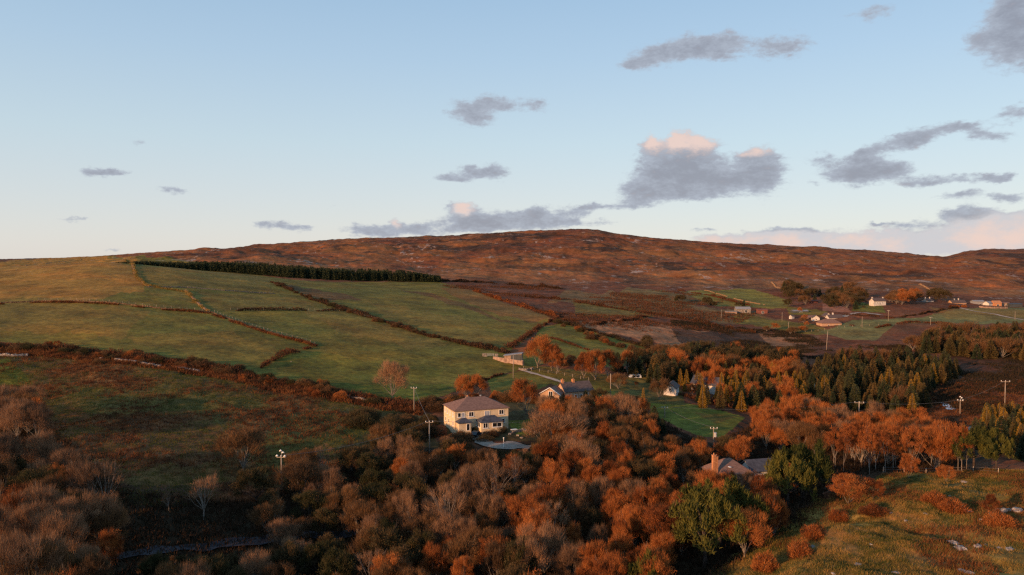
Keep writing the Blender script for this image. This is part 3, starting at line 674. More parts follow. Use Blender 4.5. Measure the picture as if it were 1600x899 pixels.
CLEAR = [  # outlines in the picture that nearer trees do not cover, with the depth of what stands there
 (683, 615, 797, 684, 226), (742, 676, 832, 703, 214), (1102, 703, 1200, 738, 172), (1060, 780, 1175, 870, 114), (845, 586, 915, 619, 262), (667, 655, 676, 706, 212), (643, 603, 652, 646, 250), (432, 703, 448, 766, 172),
 (1042, 596, 1062, 616, 285), (1095, 588, 1120, 600, 292), (778, 548, 820, 576, 330), (1030, 634, 1165, 682, 262), (1113, 666, 1121, 684, 236), (1336, 626, 1348, 645, 250), (1466, 625, 1492, 645, 300), (1496, 622, 1504, 644, 268),
 (1565, 592, 1575, 626, 280), (982, 586, 1002, 596, 318), (773, 733, 778, 748, 172), (1216, 708, 1227, 722, 180), (798, 552, 806, 592, 310), (951, 582, 957, 618, 268), (210, 845, 380, 868, 132), (586, 565, 642, 620, 262), (1230, 740, 1600, 900, 0),
 (1150, 640, 1160, 660, 240), (1359, 465, 1385, 478, 655), (1431, 466, 1456, 478, 695), (1485, 466, 1508, 476, 705), (1518, 466, 1575, 480, 705), (1278, 496, 1313, 512, 565), (1150, 482, 1200, 490, 640)]
TREES = []
SHORT = {'rust': 'rust-orange tree', 'brown': 'dark brown leafless tree', 'dull': 'low olive-brown tree', 'pink': 'pinkish twiggy tree', 'bare': 'pale bare tree', 'slender': 'slender pale-stemmed tree', 'spruce': 'dark green conifer', 'mixspruce': 'bronze-green conifer',
         'larch': 'golden larch', 'pine': 'yellow-green pine', 'shrub': 'rust shrub', 'bigshrub': 'large rust shrub', 'darkshrub': 'dark olive shrub', 'brownshrub': 'dark brown shrub'}
def plant(kind, x, y, h, label=None, group=None, rz=None, wide=1.0, force=False, z=None):
    z = gz(x, y) if z is None else z
    if not force:
        rr = .38 * h * wide
        for (x0, y0, x1, y1, Yc) in CLEAR:
            if y > Yc: continue
            pl, _ = project(x - rr, y, z); pr, _ = project(x + rr, y, z); _, pt = project(x, y, z + h); _, pb = project(x, y, z)
            if pr > x0 and pl < x1 and pt < y1 and pb > y0:
                lim = (float(pb) - y1) / F * y
                if lim < 1.6: return None
                h = min(h, lim); rr = .38 * h
    if kind == 'shrub' and h > 3.2: kind = 'bigshrub'
    TREES.append(dict(kind=kind, x=x, y=y, z=z, h=h, label=label, group=group, rz=rz, wide=wide, hero=force)); return True
def tp(kind, px, py, hpx, label, wide=1., group=None, force=True):
    g = G(px, py); return plant(kind, g[0], g[1], hpx / F * g[1], label, group, wide=wide, force=force)
def scatter(poly, spacing, mix, place, hr=(6, 9), seed=1, far=400, near=95, jit=.42, wide=1.0, group=None):
    rs = np.random.RandomState(seed)
    P = np.array(poly, float); u0, u1 = (P[:, 0].min() - 800) / F, (P[:, 0].max() - 800) / F
    xs = np.arange(min(u0 * far, u0 * near), max(u1 * far, u1 * near), spacing); ys = np.arange(near, far, spacing * .92)
    X, Y = np.meshgrid(xs, ys); X = X + (np.arange(len(ys)) % 2)[:, None] * spacing * .5
    X = (X + rs.uniform(-jit, jit, X.shape) * spacing).ravel(); Y = (Y + rs.uniform(-jit, jit, Y.shape) * spacing).ravel()
    px, py = project(X, Y, base_h(X, Y)); k = inpoly(px, py, poly)
    ks = list(mix); w = np.array([mix[a] for a in ks], float); w /= w.sum(); cnt = 0
    for x, y, pxx in zip(X[k], Y[k], px[k]):
        if any((x - a) ** 2 + (y - b) ** 2 < rr * rr for a, b, rr in BLOCK): rs.rand(); continue
        kind = ks[rs.choice(len(ks), p=w)]
        h = rs.uniform(*hr) * (1.1 if kind in ('pink', 'bare') else 1)
        if plant(kind, x, y, h, None, place, wide=wide): cnt += 1
    return cnt
BLOCK = []
for (px, py, r) in [(718, 672, 9), (735, 668, 10), (760, 668, 9), (780, 664, 9), (750, 690, 4), (765, 698, 5), (785, 700, 6), (810, 698, 6), (822, 668, 5), (885, 612, 9), (905, 610, 8), (1050, 612, 5), (1105, 606, 8)]:
    g = G(px, py); BLOCK.append((g[0], g[1], r))
for px_, Y_ in ((1105, 118), (1128, 126), (1235, 142), (1258, 146)): BLOCK.append(((px_ - 800) / F * Y_, Y_, 5.5))
BLOCK += [((1100 - 800) / F * 110, 110, 5), ((1120 - 800) / F * 104, 104, 4)]
H3 = at(1140, 745, 172); BLOCK += [(H3[0], H3[1], 7), (H3[0] + 9, H3[1] + 2, 6), (H3[0] - 4, H3[1] - 2, 4)]

counts = {}
W = dict
counts['wt'] = scatter([(-40, 640), (50, 645), (72, 668), (60, 690), (-40, 700)], 6.0, W(pink=.6, rust=.2, brown=.2), 'x', (6, 8), 51, 240, 95)
counts['wl'] = scatter([(-40, 745), (100, 740), (140, 785), (190, 835), (150, 1000), (-60, 1010)], 6.0, W(rust=.28, pink=.34, brown=.26, dull=.12), 'in the tall wood at the bottom left corner', (5.5, 8.8), 1, 240, 95, wide=.88)
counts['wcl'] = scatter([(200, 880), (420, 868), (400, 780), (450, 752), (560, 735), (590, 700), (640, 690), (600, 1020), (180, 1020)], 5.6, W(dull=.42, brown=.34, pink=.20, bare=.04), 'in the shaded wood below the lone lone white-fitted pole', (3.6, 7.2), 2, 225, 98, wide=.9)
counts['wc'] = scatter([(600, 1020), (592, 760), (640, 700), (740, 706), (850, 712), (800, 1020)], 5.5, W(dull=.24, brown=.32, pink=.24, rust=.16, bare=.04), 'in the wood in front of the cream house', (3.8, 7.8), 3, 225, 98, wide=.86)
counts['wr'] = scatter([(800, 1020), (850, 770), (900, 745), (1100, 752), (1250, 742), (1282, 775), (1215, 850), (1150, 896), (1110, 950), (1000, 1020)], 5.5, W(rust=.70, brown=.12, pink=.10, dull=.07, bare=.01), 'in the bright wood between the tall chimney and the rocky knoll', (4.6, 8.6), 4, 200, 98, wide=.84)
counts['wm'] = scatter([(800, 716), (842, 690), (850, 640), (930, 630), (1000, 640), (1035, 690), (1100, 700), (1180, 700), (1160, 748), (1100, 750), (900, 742), (850, 765)], 6.0, W(rust=.46, brown=.28, pink=.08, dull=.18), 'in the wood right of the gravel drive', (4.2, 8.2), 5, 270, 140, wide=.88)
counts['wrr'] = scatter([(1150, 672), (1200, 655), (1300, 660), (1450, 672), (1470, 700), (1330, 720), (1250, 720), (1180, 700)], 6.0, W(rust=.8, brown=.12, pink=.08), 'in the rust canopy above the row of pale trunks', (5.5, 8.8), 6, 290, 130, wide=.88)
counts['row'] = scatter([(1285, 732), (1330, 722), (1500, 718), (1515, 738), (1400, 742), (1320, 745)], 4.6, W(slender=.8, rust=.2), 'in the row along the top of the rocky knoll', (8.5, 10.5), 7, 230, 120)
counts['con'] = scatter([(1250, 640), (1262, 590), (1310, 572), (1400, 566), (1480, 572), (1500, 590), (1450, 615), (1440, 660), (1330, 655)], 6.3, W(spruce=.46, mixspruce=.44, larch=.07, brown=.03), 'in the conifer plantation behind the telegraph line', (5.5, 11.5), 8, 520, 200, wide=1.0)
counts['con2'] = scatter([(1420, 548), (1480, 530), (1600, 525), (1700, 530), (1700, 566), (1600, 566), (1500, 560)], 7.4, W(spruce=.26, mixspruce=.60, brown=.14), 'in the conifer belt at the right edge below the farm track', (7.5, 12), 9, 560, 300, wide=1.25)
counts['mid'] = scatter([(1080, 640), (1060, 600), (1110, 585), (1200, 575), (1262, 590), (1255, 650), (1180, 645)], 6.4, W(larch=.34, mixspruce=.24, rust=.2, spruce=.14, brown=.08), 'in the mixed trees around the blue-roofed cottage', (7, 10), 10, 360, 200)
counts['mid2'] = scatter([(960, 600), (980, 575), (1050, 568), (1110, 560), (1250, 568), (1250, 580), (1110, 588), (1060, 600), (1000, 605)], 6.8, W(spruce=.40, dull=.2, mixspruce=.2, rust=.2), 'in the dark belt behind the white cottage', (7, 10), 11, 420, 260)
counts['br'] = scatter([(1520, 700), (1540, 665), (1600, 650), (1750, 650), (1750, 720), (1600, 720)], 5.6, W(larch=.3, mixspruce=.4, spruce=.3), 'in the larch and spruce clump at the right edge', (7, 9.5), 12, 300, 130)
# trees that stand out
for i, (px, py, hp, w, lab) in enumerate([(840, 574, 50, 1.0, 'tall rust-orange tree just right of the stone field shed'), (862, 578, 40, 1.0, 'rust-orange tree second to the right of the field shed'), (872, 582, 34, 1., 'small rust tree at the end of the clump beside the field shed'),
        (912, 590, 40, .9, 'rust tree with a pale stem left of the big rust trees above the slate roof'), (930, 592, 46, 1.1, 'broad rust tree above the brick-gabled house'), (950, 590, 42, 1.05, 'rust tree joined to the dark conifers above the brick-gabled house'),
        (726, 622, 36, 1., 'dark rust tree behind the left end of the cream house'), (745, 622, 36, 1., 'rust tree directly behind the roof of the cream house'), (822, 646, 56, 1.15, 'big rust-topped tree close to the right side of the cream house'), (1102, 596, 34, .8, 'pointed rust-orange tree behind the blue-roofed cottage'),
        (1085, 600, 34, .8, 'rust tree left of the blue-roofed cottage roof'), (1120, 604, 30, .7, 'narrow rust tree touching the right gable of the blue-roofed cottage'), (1112, 605, 26, .7, 'narrow rust tree in front of the blue-roofed cottage')]):
    tp('rust', px, py, hp, lab, w)
for px, py, hp, w, k, lab in [(613, 622, 54, 1.1, 'pink', 'lone wide birch with fine pale rust twigs at the bottom of the big field'), (1030, 623, 32, 1.1, 'brown', 'rounded leafless tree in front of the white cottage gable'), (966, 606, 24, 1.2, 'brown', 'small leafless tree beside the plain pole and caravan'),
        (1005, 640, 36, .6, 'larch', 'thin yellow larch standing left of the sloping green paddock'), (998, 655, 34, .8, 'larch', 'yellow-orange tree left of the insulator pole'), (1022, 668, 36, 1.3, 'spruce', 'dark bushy conifer left of the insulator pole'), (1035, 678, 26, 1.3, 'spruce', 'dark low conifer just below the insulator pole'),
        (925, 625, 22, 1.3, 'spruce', 'dark rounded evergreen at the right end of the slate-roofed house'), (915, 632, 26, 1.3, 'spruce', 'dark evergreen in front of the slate roof'), (1020, 592, 36, 1.2, 'mixspruce', 'bronze-green conifer above the caravan'), (990, 580, 30, 1.6, 'spruce', 'dark wide evergreen above the caravan'), (965, 580, 30, 1.6, 'spruce', 'dark wide evergreen right of the broad rust tree'),
        (1075, 560, 26, 1.2, 'mixspruce', 'bronze conifer at the right end of the upper green strip'), (1090, 568, 34, 1.3, 'spruce', 'dark conifer at the right end of the upper green strip'), (860, 700, 56, 1.35, 'pink', 'large pinkish leafless tree beside the end of the gravel drive'),
        (380, 735, 62, 1.2, 'brown', 'bare dark reddish tree on the slope up and left of the lone white-fitted pole'), (472, 782, 58, 1.0, 'brown', 'upswept reddish bush-like tree right of the lone white-fitted pole'), (318, 812, 66, 1.1, 'bare', 'pale-limbed bare tree left of the lone white-fitted pole'), (264, 800, 30, .9, 'bare', 'small pale dead tree left of the larger bare tree'),
        (700, 852, 92, 1.0, 'bare', 'tall bare white-limbed tree low in the middle of the wood'), (672, 840, 60, .8, 'bare', 'smaller bare pale tree left of the tall white-limbed tree'), (772, 800, 70, .9, 'bare', 'bare pale tree under the short pole in the wood'), (900, 735, 56, 1.1, 'bare', 'bare crooked pale tree right of the big pinkish tree'), (165, 800, 80, 1.0, 'bare', 'bare pale-branched tree among the tall trees at lower left'), (860, 860, 70, 1., 'bare', 'bare pale-limbed tree among the bright rust trees near the bottom')]:
    tp(k, px, py, hp, lab, w)
for px, Y, hm, w, lab in [(1105, 118, 12.0, 1.3, 'large bushy green pine at the bottom right of the wood'), (1128, 126, 12, 1.2, 'green pine merging behind the large pine at the bottom right'), (1235, 142, 11.0, 1.1, 'green pine left of the round rust shrub on the knoll'), (1258, 146, 12.0, 1.15, 'dark green pine directly left of the round rust shrub'), (1010, 106, 7.5, .8, 'small green pine cut by the bottom edge of the picture'),
        (1527, 162, 9.5, .95, 'left one of two yellow-green pines at the top of the knoll'), (1562, 160, 8.8, .85, 'right one of two yellow-green pines at the top of the knoll')]:
    x = (px - 800) / F * Y; plant('pine', x, Y, hm, lab, wide=w, force=True)
for px, py, hp, w, lab in [(1325, 785, 46, 1.5, 'large round rust-red shrub at the left of the knoll'), (1366, 776, 34, 1.2, 'round dull rust shrub beside the largest shrub'), (1252, 868, 32, 1.2, 'rust shrub low on the left shoulder of the knoll'), (1272, 848, 24, 1.2, 'smaller rust shrub above the low one on the left shoulder of the knoll'), (1478, 752, 26, 1.1, 'round rust shrub under the row of pale trunks'), (1420, 748, 38, 1.0, 'tall purplish rust shrub among the pale trunks'),
        (1365, 800, 18, 1.6, 'spreading rust bush just below the two round shrubs'), (1460, 790, 24, 1.3, 'rust bush in the middle of the knoll'), (1490, 800, 24, 1.2, 'rust bush left of the grey slab of rock'), (1548, 812, 32, 1.0, 'red-brown bush standing among the pale rocks at right'), (1562, 822, 26, 1.2, 'dark red bush right behind the pale rocks'), (1310, 805, 18, 1.2, 'tan bush on the near side of the largest shrub'), (1196, 893, 30, 1.3, 'rust shrub at the foot of the large pine'), (1330, 745, 26, 1.3, 'rust shrub at the left end of the pale trunks')]:
    tp('shrub', px, py, hp, lab, w)
# hedgerow bushes and small trees farther off
def bushes(line, n, hr, mix, place, seed, spread=6, wide=1.3):
    rs = np.random.RandomState(seed); L = np.array(line, float); d = np.r_[0, np.cumsum(np.hypot(*np.diff(L, axis=0).T))]
    ks = list(mix); w = np.array([mix[a] for a in ks], float); w /= w.sum()
    for i in range(n):
        s = rs.uniform(0, d[-1]); g = G(np.interp(s, d, L[:, 0]), np.interp(s, d, L[:, 1]) + rs.normal() * spread * .3)
        k = ks[rs.choice(len(ks), p=w)]; plant(k, g[0] + rs.normal() * 1.0, g[1], rs.uniform(*hr), None, place, wide=wide)
bushes([(0, 543), (130, 553), (300, 573), (430, 600), (560, 622), (650, 640)], 85, (1.8, 3.4), W(brownshrub=.45, shrub=.25, darkshrub=.3), 'on the bracken bank under the big fields', 21, 14)
bushes([(430, 445), (545, 487), (660, 522), (790, 552)], 46, (1.5, 3.0), W(brownshrub=.6, darkshrub=.4), 'in the long diagonal hedge between the fields', 22, 4)
bushes([(1050, 470), (1110, 478), (1180, 480)], 10, (4, 7), W(dull=.6, spruce=.4), 'below the far green slope left of the grey farm sheds', 23, 6)
bushes([(1225, 462), (1260, 465), (1300, 470), (1350, 470)], 60, (7, 11), W(dull=.45, brown=.35, spruce=.2), 'in the dark copse left of the lone white cottage', 24, 22, 1.2)
bushes([(1385, 474), (1410, 474), (1435, 472)], 26, (7, 11), W(rust=.45, brown=.55), 'in the brown copse right of the lone white cottage', 25, 8, 1.2)
bushes([(1455, 470), (1480, 472)], 6, (9, 13), W(dull=1), 'beside the distant two-chimney house', 26, 6, 1.1)
bushes([(1485, 479), (1507, 480)], 5, (3, 5), W(shrub=1), 'in front of the distant house with a dark roof', 27, 2)
bushes([(1000, 545), (1060, 560), (1130, 572), (1190, 590)], 36, (3, 6), W(dull=.5, brown=.5), 'along the wet hollow below the far moorland', 28, 24, 1.2)
bushes([(1250, 470), (1262, 520), (1180, 520)], 12, (3, 5), W(rust=.5, brown=.5), 'around the small far cottages', 29, 6)
bushes([(1430, 540), (1470, 530), (1500, 545)], 16, (3, 5), W(shrub=.6, brownshrub=.4), 'on the red bank left of the right-edge conifers', 30, 14, 1.5)
bushes([(860, 500), (900, 515), (960, 540), (1040, 562)], 26, (2, 3.6), W(brownshrub=.5, shrub=.3, darkshrub=.2), 'in the hedge around the upper green strip', 31, 5)
bushes([(870, 560), (890, 570), (900, 562)], 6, (2, 3), W(brownshrub=1), 'in the middle of the upper green strip', 32, 4)
bushes([(690, 680), (700, 692), (720, 700), (740, 705), (762, 712), (800, 716)], 22, (1.6, 3.2), W(brownshrub=.5, darkshrub=.5), 'bordering the gravel drive of the cream house', 33, 10)
bushes([(560, 660), (600, 665), (650, 660), (680, 665), (640, 690)], 26, (2.5, 4.2), W(darkshrub=.7, brownshrub=.3), 'on the dark bank left of the cream house', 34, 20, 1.6)
bushes([(1120, 560), (1200, 560)], 12, (2.5, 4.5), W(brownshrub=.5, darkshrub=.5), 'on the dark heath above the mixed trees', 35, 12, 1.5)
bushes([(660, 640), (690, 636), (800, 622), (840, 630)], 18, (2.4, 4), W(brownshrub=.5, shrub=.3, darkshrub=.2), 'behind the cream house at the field edge', 36, 8, 1.3)
print('TREES', len(TREES), counts)

# ------------------------------------------------------------------ ground cover that nobody could count
def tufts(name, poly, n, matname, L, Wd, per, label, cat, seed, near=90, far=420, dens=None, lean=.5, spread=.5):
    rs = np.random.RandomState(seed); P = np.array(poly, float)
    u0, u1 = (P[:, 0].min() - 800) / F, (P[:, 0].max() - 800) / F
    X = rs.uniform(min(u0 * far, u0 * near), max(u1 * far, u1 * near), n * 8); Y = rs.uniform(near, far, n * 8)
    px, py = project(X, Y, base_h(X, Y)); k = inpoly(px, py, poly)
    if dens is not None: k &= rs.rand(len(X)) < np.clip(dens(X, Y), 0, 1)
    X, Y = X[k][:n], Y[k][:n]; X = np.repeat(X, per); Y = np.repeat(Y, per); m = len(X)
    sz = np.repeat(rs.uniform(.5, 1.4, m // per), per)
    X = X + rs.normal(size=m) * spread * sz; Y = Y + rs.normal(size=m) * spread * sz
    D = unit(np.stack([rs.normal(size=m) * lean, rs.normal(size=m) * lean, np.ones(m)], 1))
    V, T = twigs(np.stack([X, Y, height(X, Y) - .05], 1), D, L * sz * rs.uniform(.5, 1.2, m), Wd * rs.uniform(.6, 1.4, m), rs)
    o = obj(name, mesh(name, V, T), M[matname]); tag(o, label, cat, kind='stuff'); return o
patch = lambda s, f=1., o=0.: (lambda x, y: .5 + f * fbm(x / s, y / s, 4, 61) * 2 + o)
BR_POLY = [(-100, 545), (60, 548), (300, 578), (430, 606), (660, 646), (660, 690), (560, 730), (420, 790), (180, 790), (90, 690), (60, 640), (-100, 600)]
tufts('bracken', BR_POLY, 20000, 'bracken', .7, .14, 8, 'rust-brown bracken covering the slope below the fields', 'bracken', 1, dens=patch(14, 1.4, .02))
tufts('rough_grass', BR_POLY, 26000, 'green', .45, .12, 7, 'rough green grass between the bracken of the slope', 'grass', 2, dens=patch(14, -1.4, .05))
KN = [(1098, 905), (1182, 852), (1266, 792), (1310, 770), (1380, 744), (1480, 736), (1760, 734), (1760, 1100), (1100, 1100)]
tufts('tussock_grass', KN, 26000, 'tuft', .42, .07, 9, 'yellow-brown tussock grass over the rocky knoll', 'grass', 3, 75, 190, spread=.28, dens=patch(5, 1.0, .2))
tufts('heath_grass', KN, 15000, 'green', .34, .07, 8, 'short green grass over the rocky knoll', 'grass', 4, 75, 190, spread=.3, dens=patch(8, -1.4, 0))
tufts('knoll_bracken', KN, 7000, 'bracken', .6, .10, 9, 'rust bracken patches over the rocky knoll', 'bracken', 5, 75, 190, spread=.35, dens=patch(9, 2.2, -.55))
WOOD = [(-200, 620), (60, 650), (110, 700), (200, 770), (400, 790), (600, 700), (700, 710), (850, 712), (850, 640), (1000, 640), (1110, 700), (1200, 650), (1500, 665), (1500, 735), (1300, 745), (1280, 790), (1130, 905), (1060, 1060), (-200, 1060)]
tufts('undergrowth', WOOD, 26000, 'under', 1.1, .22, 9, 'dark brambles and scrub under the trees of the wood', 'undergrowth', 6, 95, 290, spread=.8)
BANK = [(-60, 536), (60, 540), (300, 566), (430, 594), (560, 616), (660, 634), (660, 650), (560, 634), (430, 612), (300, 584), (60, 556), (-60, 553)]
tufts('bank_bracken', BANK, 12000, 'bracken', 1.2, .26, 9, 'thick rust bracken along the bank under the fields', 'bracken', 7, 220, 380, spread=.6)
MOORP = [(690, 446), (900, 448), (1060, 456), (1200, 480), (1130, 520), (1060, 550), (930, 515), (870, 500), (800, 475)]
tufts('moor_scrub', MOORP, 6000, 'hedge', 1.2, .5, 6, 'dark gorse and heather patches on the moor edge', 'scrub', 8, 480, 950, dens=patch(60, 2.2, -.45), spread=1.3)
FARM = [(1050, 500), (1250, 520), (1300, 540), (1450, 540), (1700, 560), (1700, 640), (1500, 650), (1300, 600), (1200, 600), (1050, 560)]
tufts('marsh_scrub', FARM, 16000, 'under', 1.1, .35, 7, 'dark scrub and rushes over the valley bottom', 'scrub', 9, 230, 620, dens=patch(25, 2.0, -.2), spread=.9)
MARSH = [(1440, 600), (1700, 590), (1700, 690), (1560, 670), (1440, 660)]
tufts('marsh_grass', MARSH, 14000, 'bracken', .7, .14, 6, 'brown rushes of the marshy field by the stream', 'rushes', 10, 220, 380, spread=.5)

def far_plantation():
    rs = np.random.RandomState(5); mats = []
    Vs, Ts, n0 = [], [], 0
    pts = []
    for _ in range(5200):
        px = rs.uniform(165, 688); yb = np.interp(px, [165, 270, 330, 400, 450, 540, 600, 690], [770, 780, 800, 800, 782, 800, 825, 835])
        Y = yb + rs.uniform(0, 1) ** 1.5 * np.interp(px, [165, 400, 690], [90, 80, 30]); pts.append(((px - 800) / F * Y, Y, px))
    P = np.array(pts[:1500])
    Hh = np.interp(P[:, 2], [165, 230, 300, 330, 400, 450, 560, 640, 690], [3, 6.5, 7, 9.5, 11.5, 11.5, 11, 10.5, 6]) * rs.uniform(.78, 1.08, len(P))
    z = height(P[:, 0], P[:, 1])
    for (x, y, _), h, zz in zip(P, Hh, z):
        m = 90; t = rs.uniform(0, 1, m) ** 1.3; th = rs.uniform(0, 2 * pi, m); R = (1 - t) ** .8 * 2.4 * rs.uniform(.5, 1, m) + .1
        B = np.stack([x + np.cos(th) * R * .6, y + np.sin(th) * R * .6, zz + t * h * .93], 1)
        D = unit(np.stack([np.cos(th), np.sin(th), .3 + t], 1) + rs.normal(size=(m, 3)) * .3)
        V, T = twigs(B, D, 1.5, .9, rs); Vs.append(V); Ts.append(T + n0); n0 += len(V)
    o = obj('conifer_woods', mesh('conifer_woods', np.concatenate(Vs), np.concatenate(Ts)), M['spruce'])
    tag(o, 'long dark conifer plantation below the red hill, read as one mass', 'plantation', kind='stuff')
far_plantation()

# ------------------------------------------------------------------ hedges, banks, walls and fences
def line_pts(pix, step): return smooth_line([G(*p)[:2] for p in pix], step)
def hedge(pix, w, h, matname, label, seed, gap=0., dens=30, name='hedgerow', cat='hedge', leafw=.22):
    rs = np.random.RandomState(seed); Q = line_pts(pix, .5); n = int(len(Q) * dens * .42)
    i = rs.randint(0, len(Q), n); q = Q[i]
    hh = h * np.clip(.62 + 1.7 * fbm(q[:, 0] / 8 + seed, q[:, 1] / 8, 3, seed), .06, 1.7); w = w * np.clip(.75 + 1.1 * fbm(q[:, 0] / 12, q[:, 1] / 12 + seed, 3, seed + 9), .3, 1.4)
    nogap = hh > .22 * h
    keep = fbm(q[:, 0] / 11, q[:, 1] / 11, 3, seed + 3) > gap - .5 if gap else np.ones(n, bool)
    X = q[:, 0] + rs.normal(size=n) * w * .35; Y = q[:, 1] + rs.normal(size=n) * w * .35; f = rs.uniform(0, 1, n)
    z = height(X, Y) + f * hh * .85
    D = unit(np.stack([rs.normal(size=n) * .6, rs.normal(size=n) * .6, np.ones(n)], 1))
    k = keep & nogap
    V, T = twigs(np.stack([X, Y, z], 1)[k], D[k], rs.uniform(.5, 1., k.sum()), leafw * rs.uniform(.7, 1.6, k.sum()), rs)
    o = obj(name, mesh(name, V, T), M[matname]); tag(o, label, cat); return o
hedge([(420, 440), (480, 465), (545, 487), (600, 503), (660, 522), (740, 543), (792, 553)], 3.4, 2.2, 'hedge', 'long diagonal brown hedge running down to the field shed', 1, dens=70, leafw=.35)
hedge([(0, 538), (60, 543), (130, 550), (200, 560), (290, 574), (370, 584), (430, 600), (520, 618), (600, 630), (655, 640)], 4, 2.2, 'hedge', 'overgrown brown hedge on the bank under the big fields', 2, dens=90, leafw=.25)
hedge([(740, 455), (800, 474), (840, 487), (872, 498)], 3.5, 2.6, 'rust', 'bright rust hedge on the skyline side of the upper right field', 3, dens=60, leafw=.4)
hedge([(872, 498), (846, 511), (820, 528), (795, 545)], 3, 1.8, 'hedge', 'dark hedge dropping left from the pale-stemmed bush', 4, dens=60, leafw=.3)
hedge([(872, 503), (930, 519), (1000, 540), (1055, 556)], 3, 2.2, 'hedge', 'dark hedge along the upper edge of the green strip', 5, dens=60, leafw=.3)
hedge([(860, 528), (890, 537), (920, 548)], 2, 1.0, 'hedge', 'short brown hedge inside the green strip', 6, dens=40)
hedge([(690, 441), (760, 442), (830, 447), (880, 452)], 5, 3, 'hedge', 'far dark hedge running from the end of the conifer plantation', 7, dens=70, leafw=.6)
hedge([(800, 462), (870, 468), (960, 482), (1040, 494), (1130, 512), (1180, 522)], 4, 2.4, 'hedge', 'dark moor boundary hedge beyond the green strip', 8, dens=60, leafw=.45)
hedge([(870, 500), (930, 508), (985, 500), (1012, 494)], 3, 1.8, 'hedge', 'dark hedge curling up from the green strip to the moor', 9, dens=50, leafw=.4)
hedge([(360, 486), (420, 485), (480, 486), (542, 487)], 2, 1.6, 'hedge', 'straight dark hedge meeting the long diagonal hedge', 10, dens=40, leafw=.3)
hedge([(495, 541), (455, 553), (430, 563), (405, 578)], 2.4, 2.0, 'hedge', 'dark hedge dropping from the kinked wall to the bank', 11, dens=60)
hedge([(795, 580), (770, 590), (745, 600)], 1.6, 1.4, 'hedge', 'short dark hedge below the field shed', 12, dens=50)
hedge([(1060, 455), (1110, 462), (1170, 478)], 3, 2, 'hedge', 'hedge crossing the far green slope', 13, dens=40, leafw=.5)
hedge([(1320, 508), (1370, 512), (1420, 504), (1480, 506)], 3, 1.6, 'hedge', 'dark hedge across the pale far fields', 14, dens=50, leafw=.4)
hedge([(1320, 494), (1400, 498), (1440, 492), (1500, 480)], 2, 1.3, 'hedge', 'thin hedge above the pale far field', 15, dens=30, leafw=.4)
hedge([(1020, 598), (1060, 615), (1120, 632), (1165, 640)], 2.2, 1.8, 'hedge', 'dark hedge along the top of the sloping paddock', 16, dens=60)
def stone_wall(pix, h, w, label, seed, name='stone_wall', matname='stonew', gap=0.):
    """dry stones heaped in a line, uneven along the top"""
    rs = np.random.RandomState(seed); Q = line_pts(pix, .45); mb = MB()
    for i, (x, y) in enumerate(Q):
        if gap and fbm(np.array([x / 9]), np.array([y / 9]), 3, seed)[0] < gap: continue
        t = Q[min(i + 1, len(Q) - 1)] - Q[max(i - 1, 0)]; a = atan2(t[1], t[0]); hh = h * rs.uniform(.6, 1.1)
        lay = 2 if len(Q) < 500 else 1
        z0 = gz(x, y)
        for k in range(lay):
            mb.box((x + rs.normal() * .06, y + rs.normal() * .06, z0 + hh * (k + .5) / lay - .1), (rs.uniform(.4, .62), w * rs.uniform(.7, 1.1), hh / lay * rs.uniform(.85, 1.05)), a + rs.uniform(-.3, .3))
    o = obj(name, mb.me(name), M[matname]); tag(o, label, 'wall'); return o
hedge([(0, 477), (60, 473), (150, 474), (240, 483), (328, 490), (370, 505), (420, 522), (470, 535), (494, 542)], 1.6, .9, 'bracken', 'low brown growth along the foot of the long hill bank', 17, dens=60, leafw=.25, name='bank_growth', cat='growth')
hedge([(196, 411), (213, 433), (229, 447), (292, 457), (308, 474), (326, 487)], 2.0, .9, 'tuft', 'dry grass along the tan hill bank', 18, dens=50, leafw=.3, name='bank_growth', cat='growth')
stone_wall([(0, 475), (60, 471), (150, 472), (240, 481), (328, 488)], .95, .7, 'long stone bank crossing the hill at the left', 1, matname='bankstone')
stone_wall([(330, 488), (370, 503), (420, 520), (470, 533), (495, 541)], .9, .7, 'stone bank from the wall junction down to the kink', 2, matname='bankstone')
stone_wall([(195, 410), (212, 432), (229, 447)], .9, 1.5, 'broad tan stone bank climbing to the top of the hill', 3, matname='tanbank', gap=-.35)
stone_wall([(290, 455), (308, 473), (326, 487)], 1.0, 1.2, 'tan stone bank joining the long hill wall', 4, matname='tanbank', gap=-.35)
stone_wall([(229, 449), (290, 450), (350, 454), (430, 459)], .9, .6, 'thin dark wall across the upper hill', 5, matname='bark')
stone_wall([(40, 416), (80, 411), (140, 405), (200, 402)], .8, .8, 'broken dark wall just under the hilltop', 15, matname='bark', gap=-.15)
stone_wall([(0, 556), (22, 557), (42, 556)], 1.1, 1.0, 'pale broken wall at the left edge below the bank', 6, matname='lichen')
stone_wall([(148, 560), (180, 564), (215, 570), (250, 575)], 1.0, 1.0, 'pale broken wall in the bracken, middle length', 7, matname='lichen', gap=-.2)
stone_wall([(275, 577), (300, 580), (312, 582)], .9, .9, 'short pale wall remnant in the bracken', 8, matname='lichen')
stone_wall([(540, 622), (570, 628), (606, 632)], 1.1, .8, 'pale low stone wall left of the two-armed pole', 9, matname='lichen')
stone_wall([(812, 577), (822, 579), (832, 577)], 1.0, .8, 'short rubble wall by the gate below the field shed', 10)
stone_wall([(800, 676), (818, 672), (836, 676)], .8, .8, 'low garden rock wall beside the lawn', 11)
stone_wall([(1101, 455), (1130, 462), (1165, 472), (1200, 478)], 1.0, 1.2, 'pale wall crossing the far green slope', 12, matname='tanbank', gap=-.2)
stone_wall([(1430, 448), (1452, 456), (1470, 462)], 1.2, 1.6, 'pale wall on the moor above the far houses', 13, matname='tanbank')
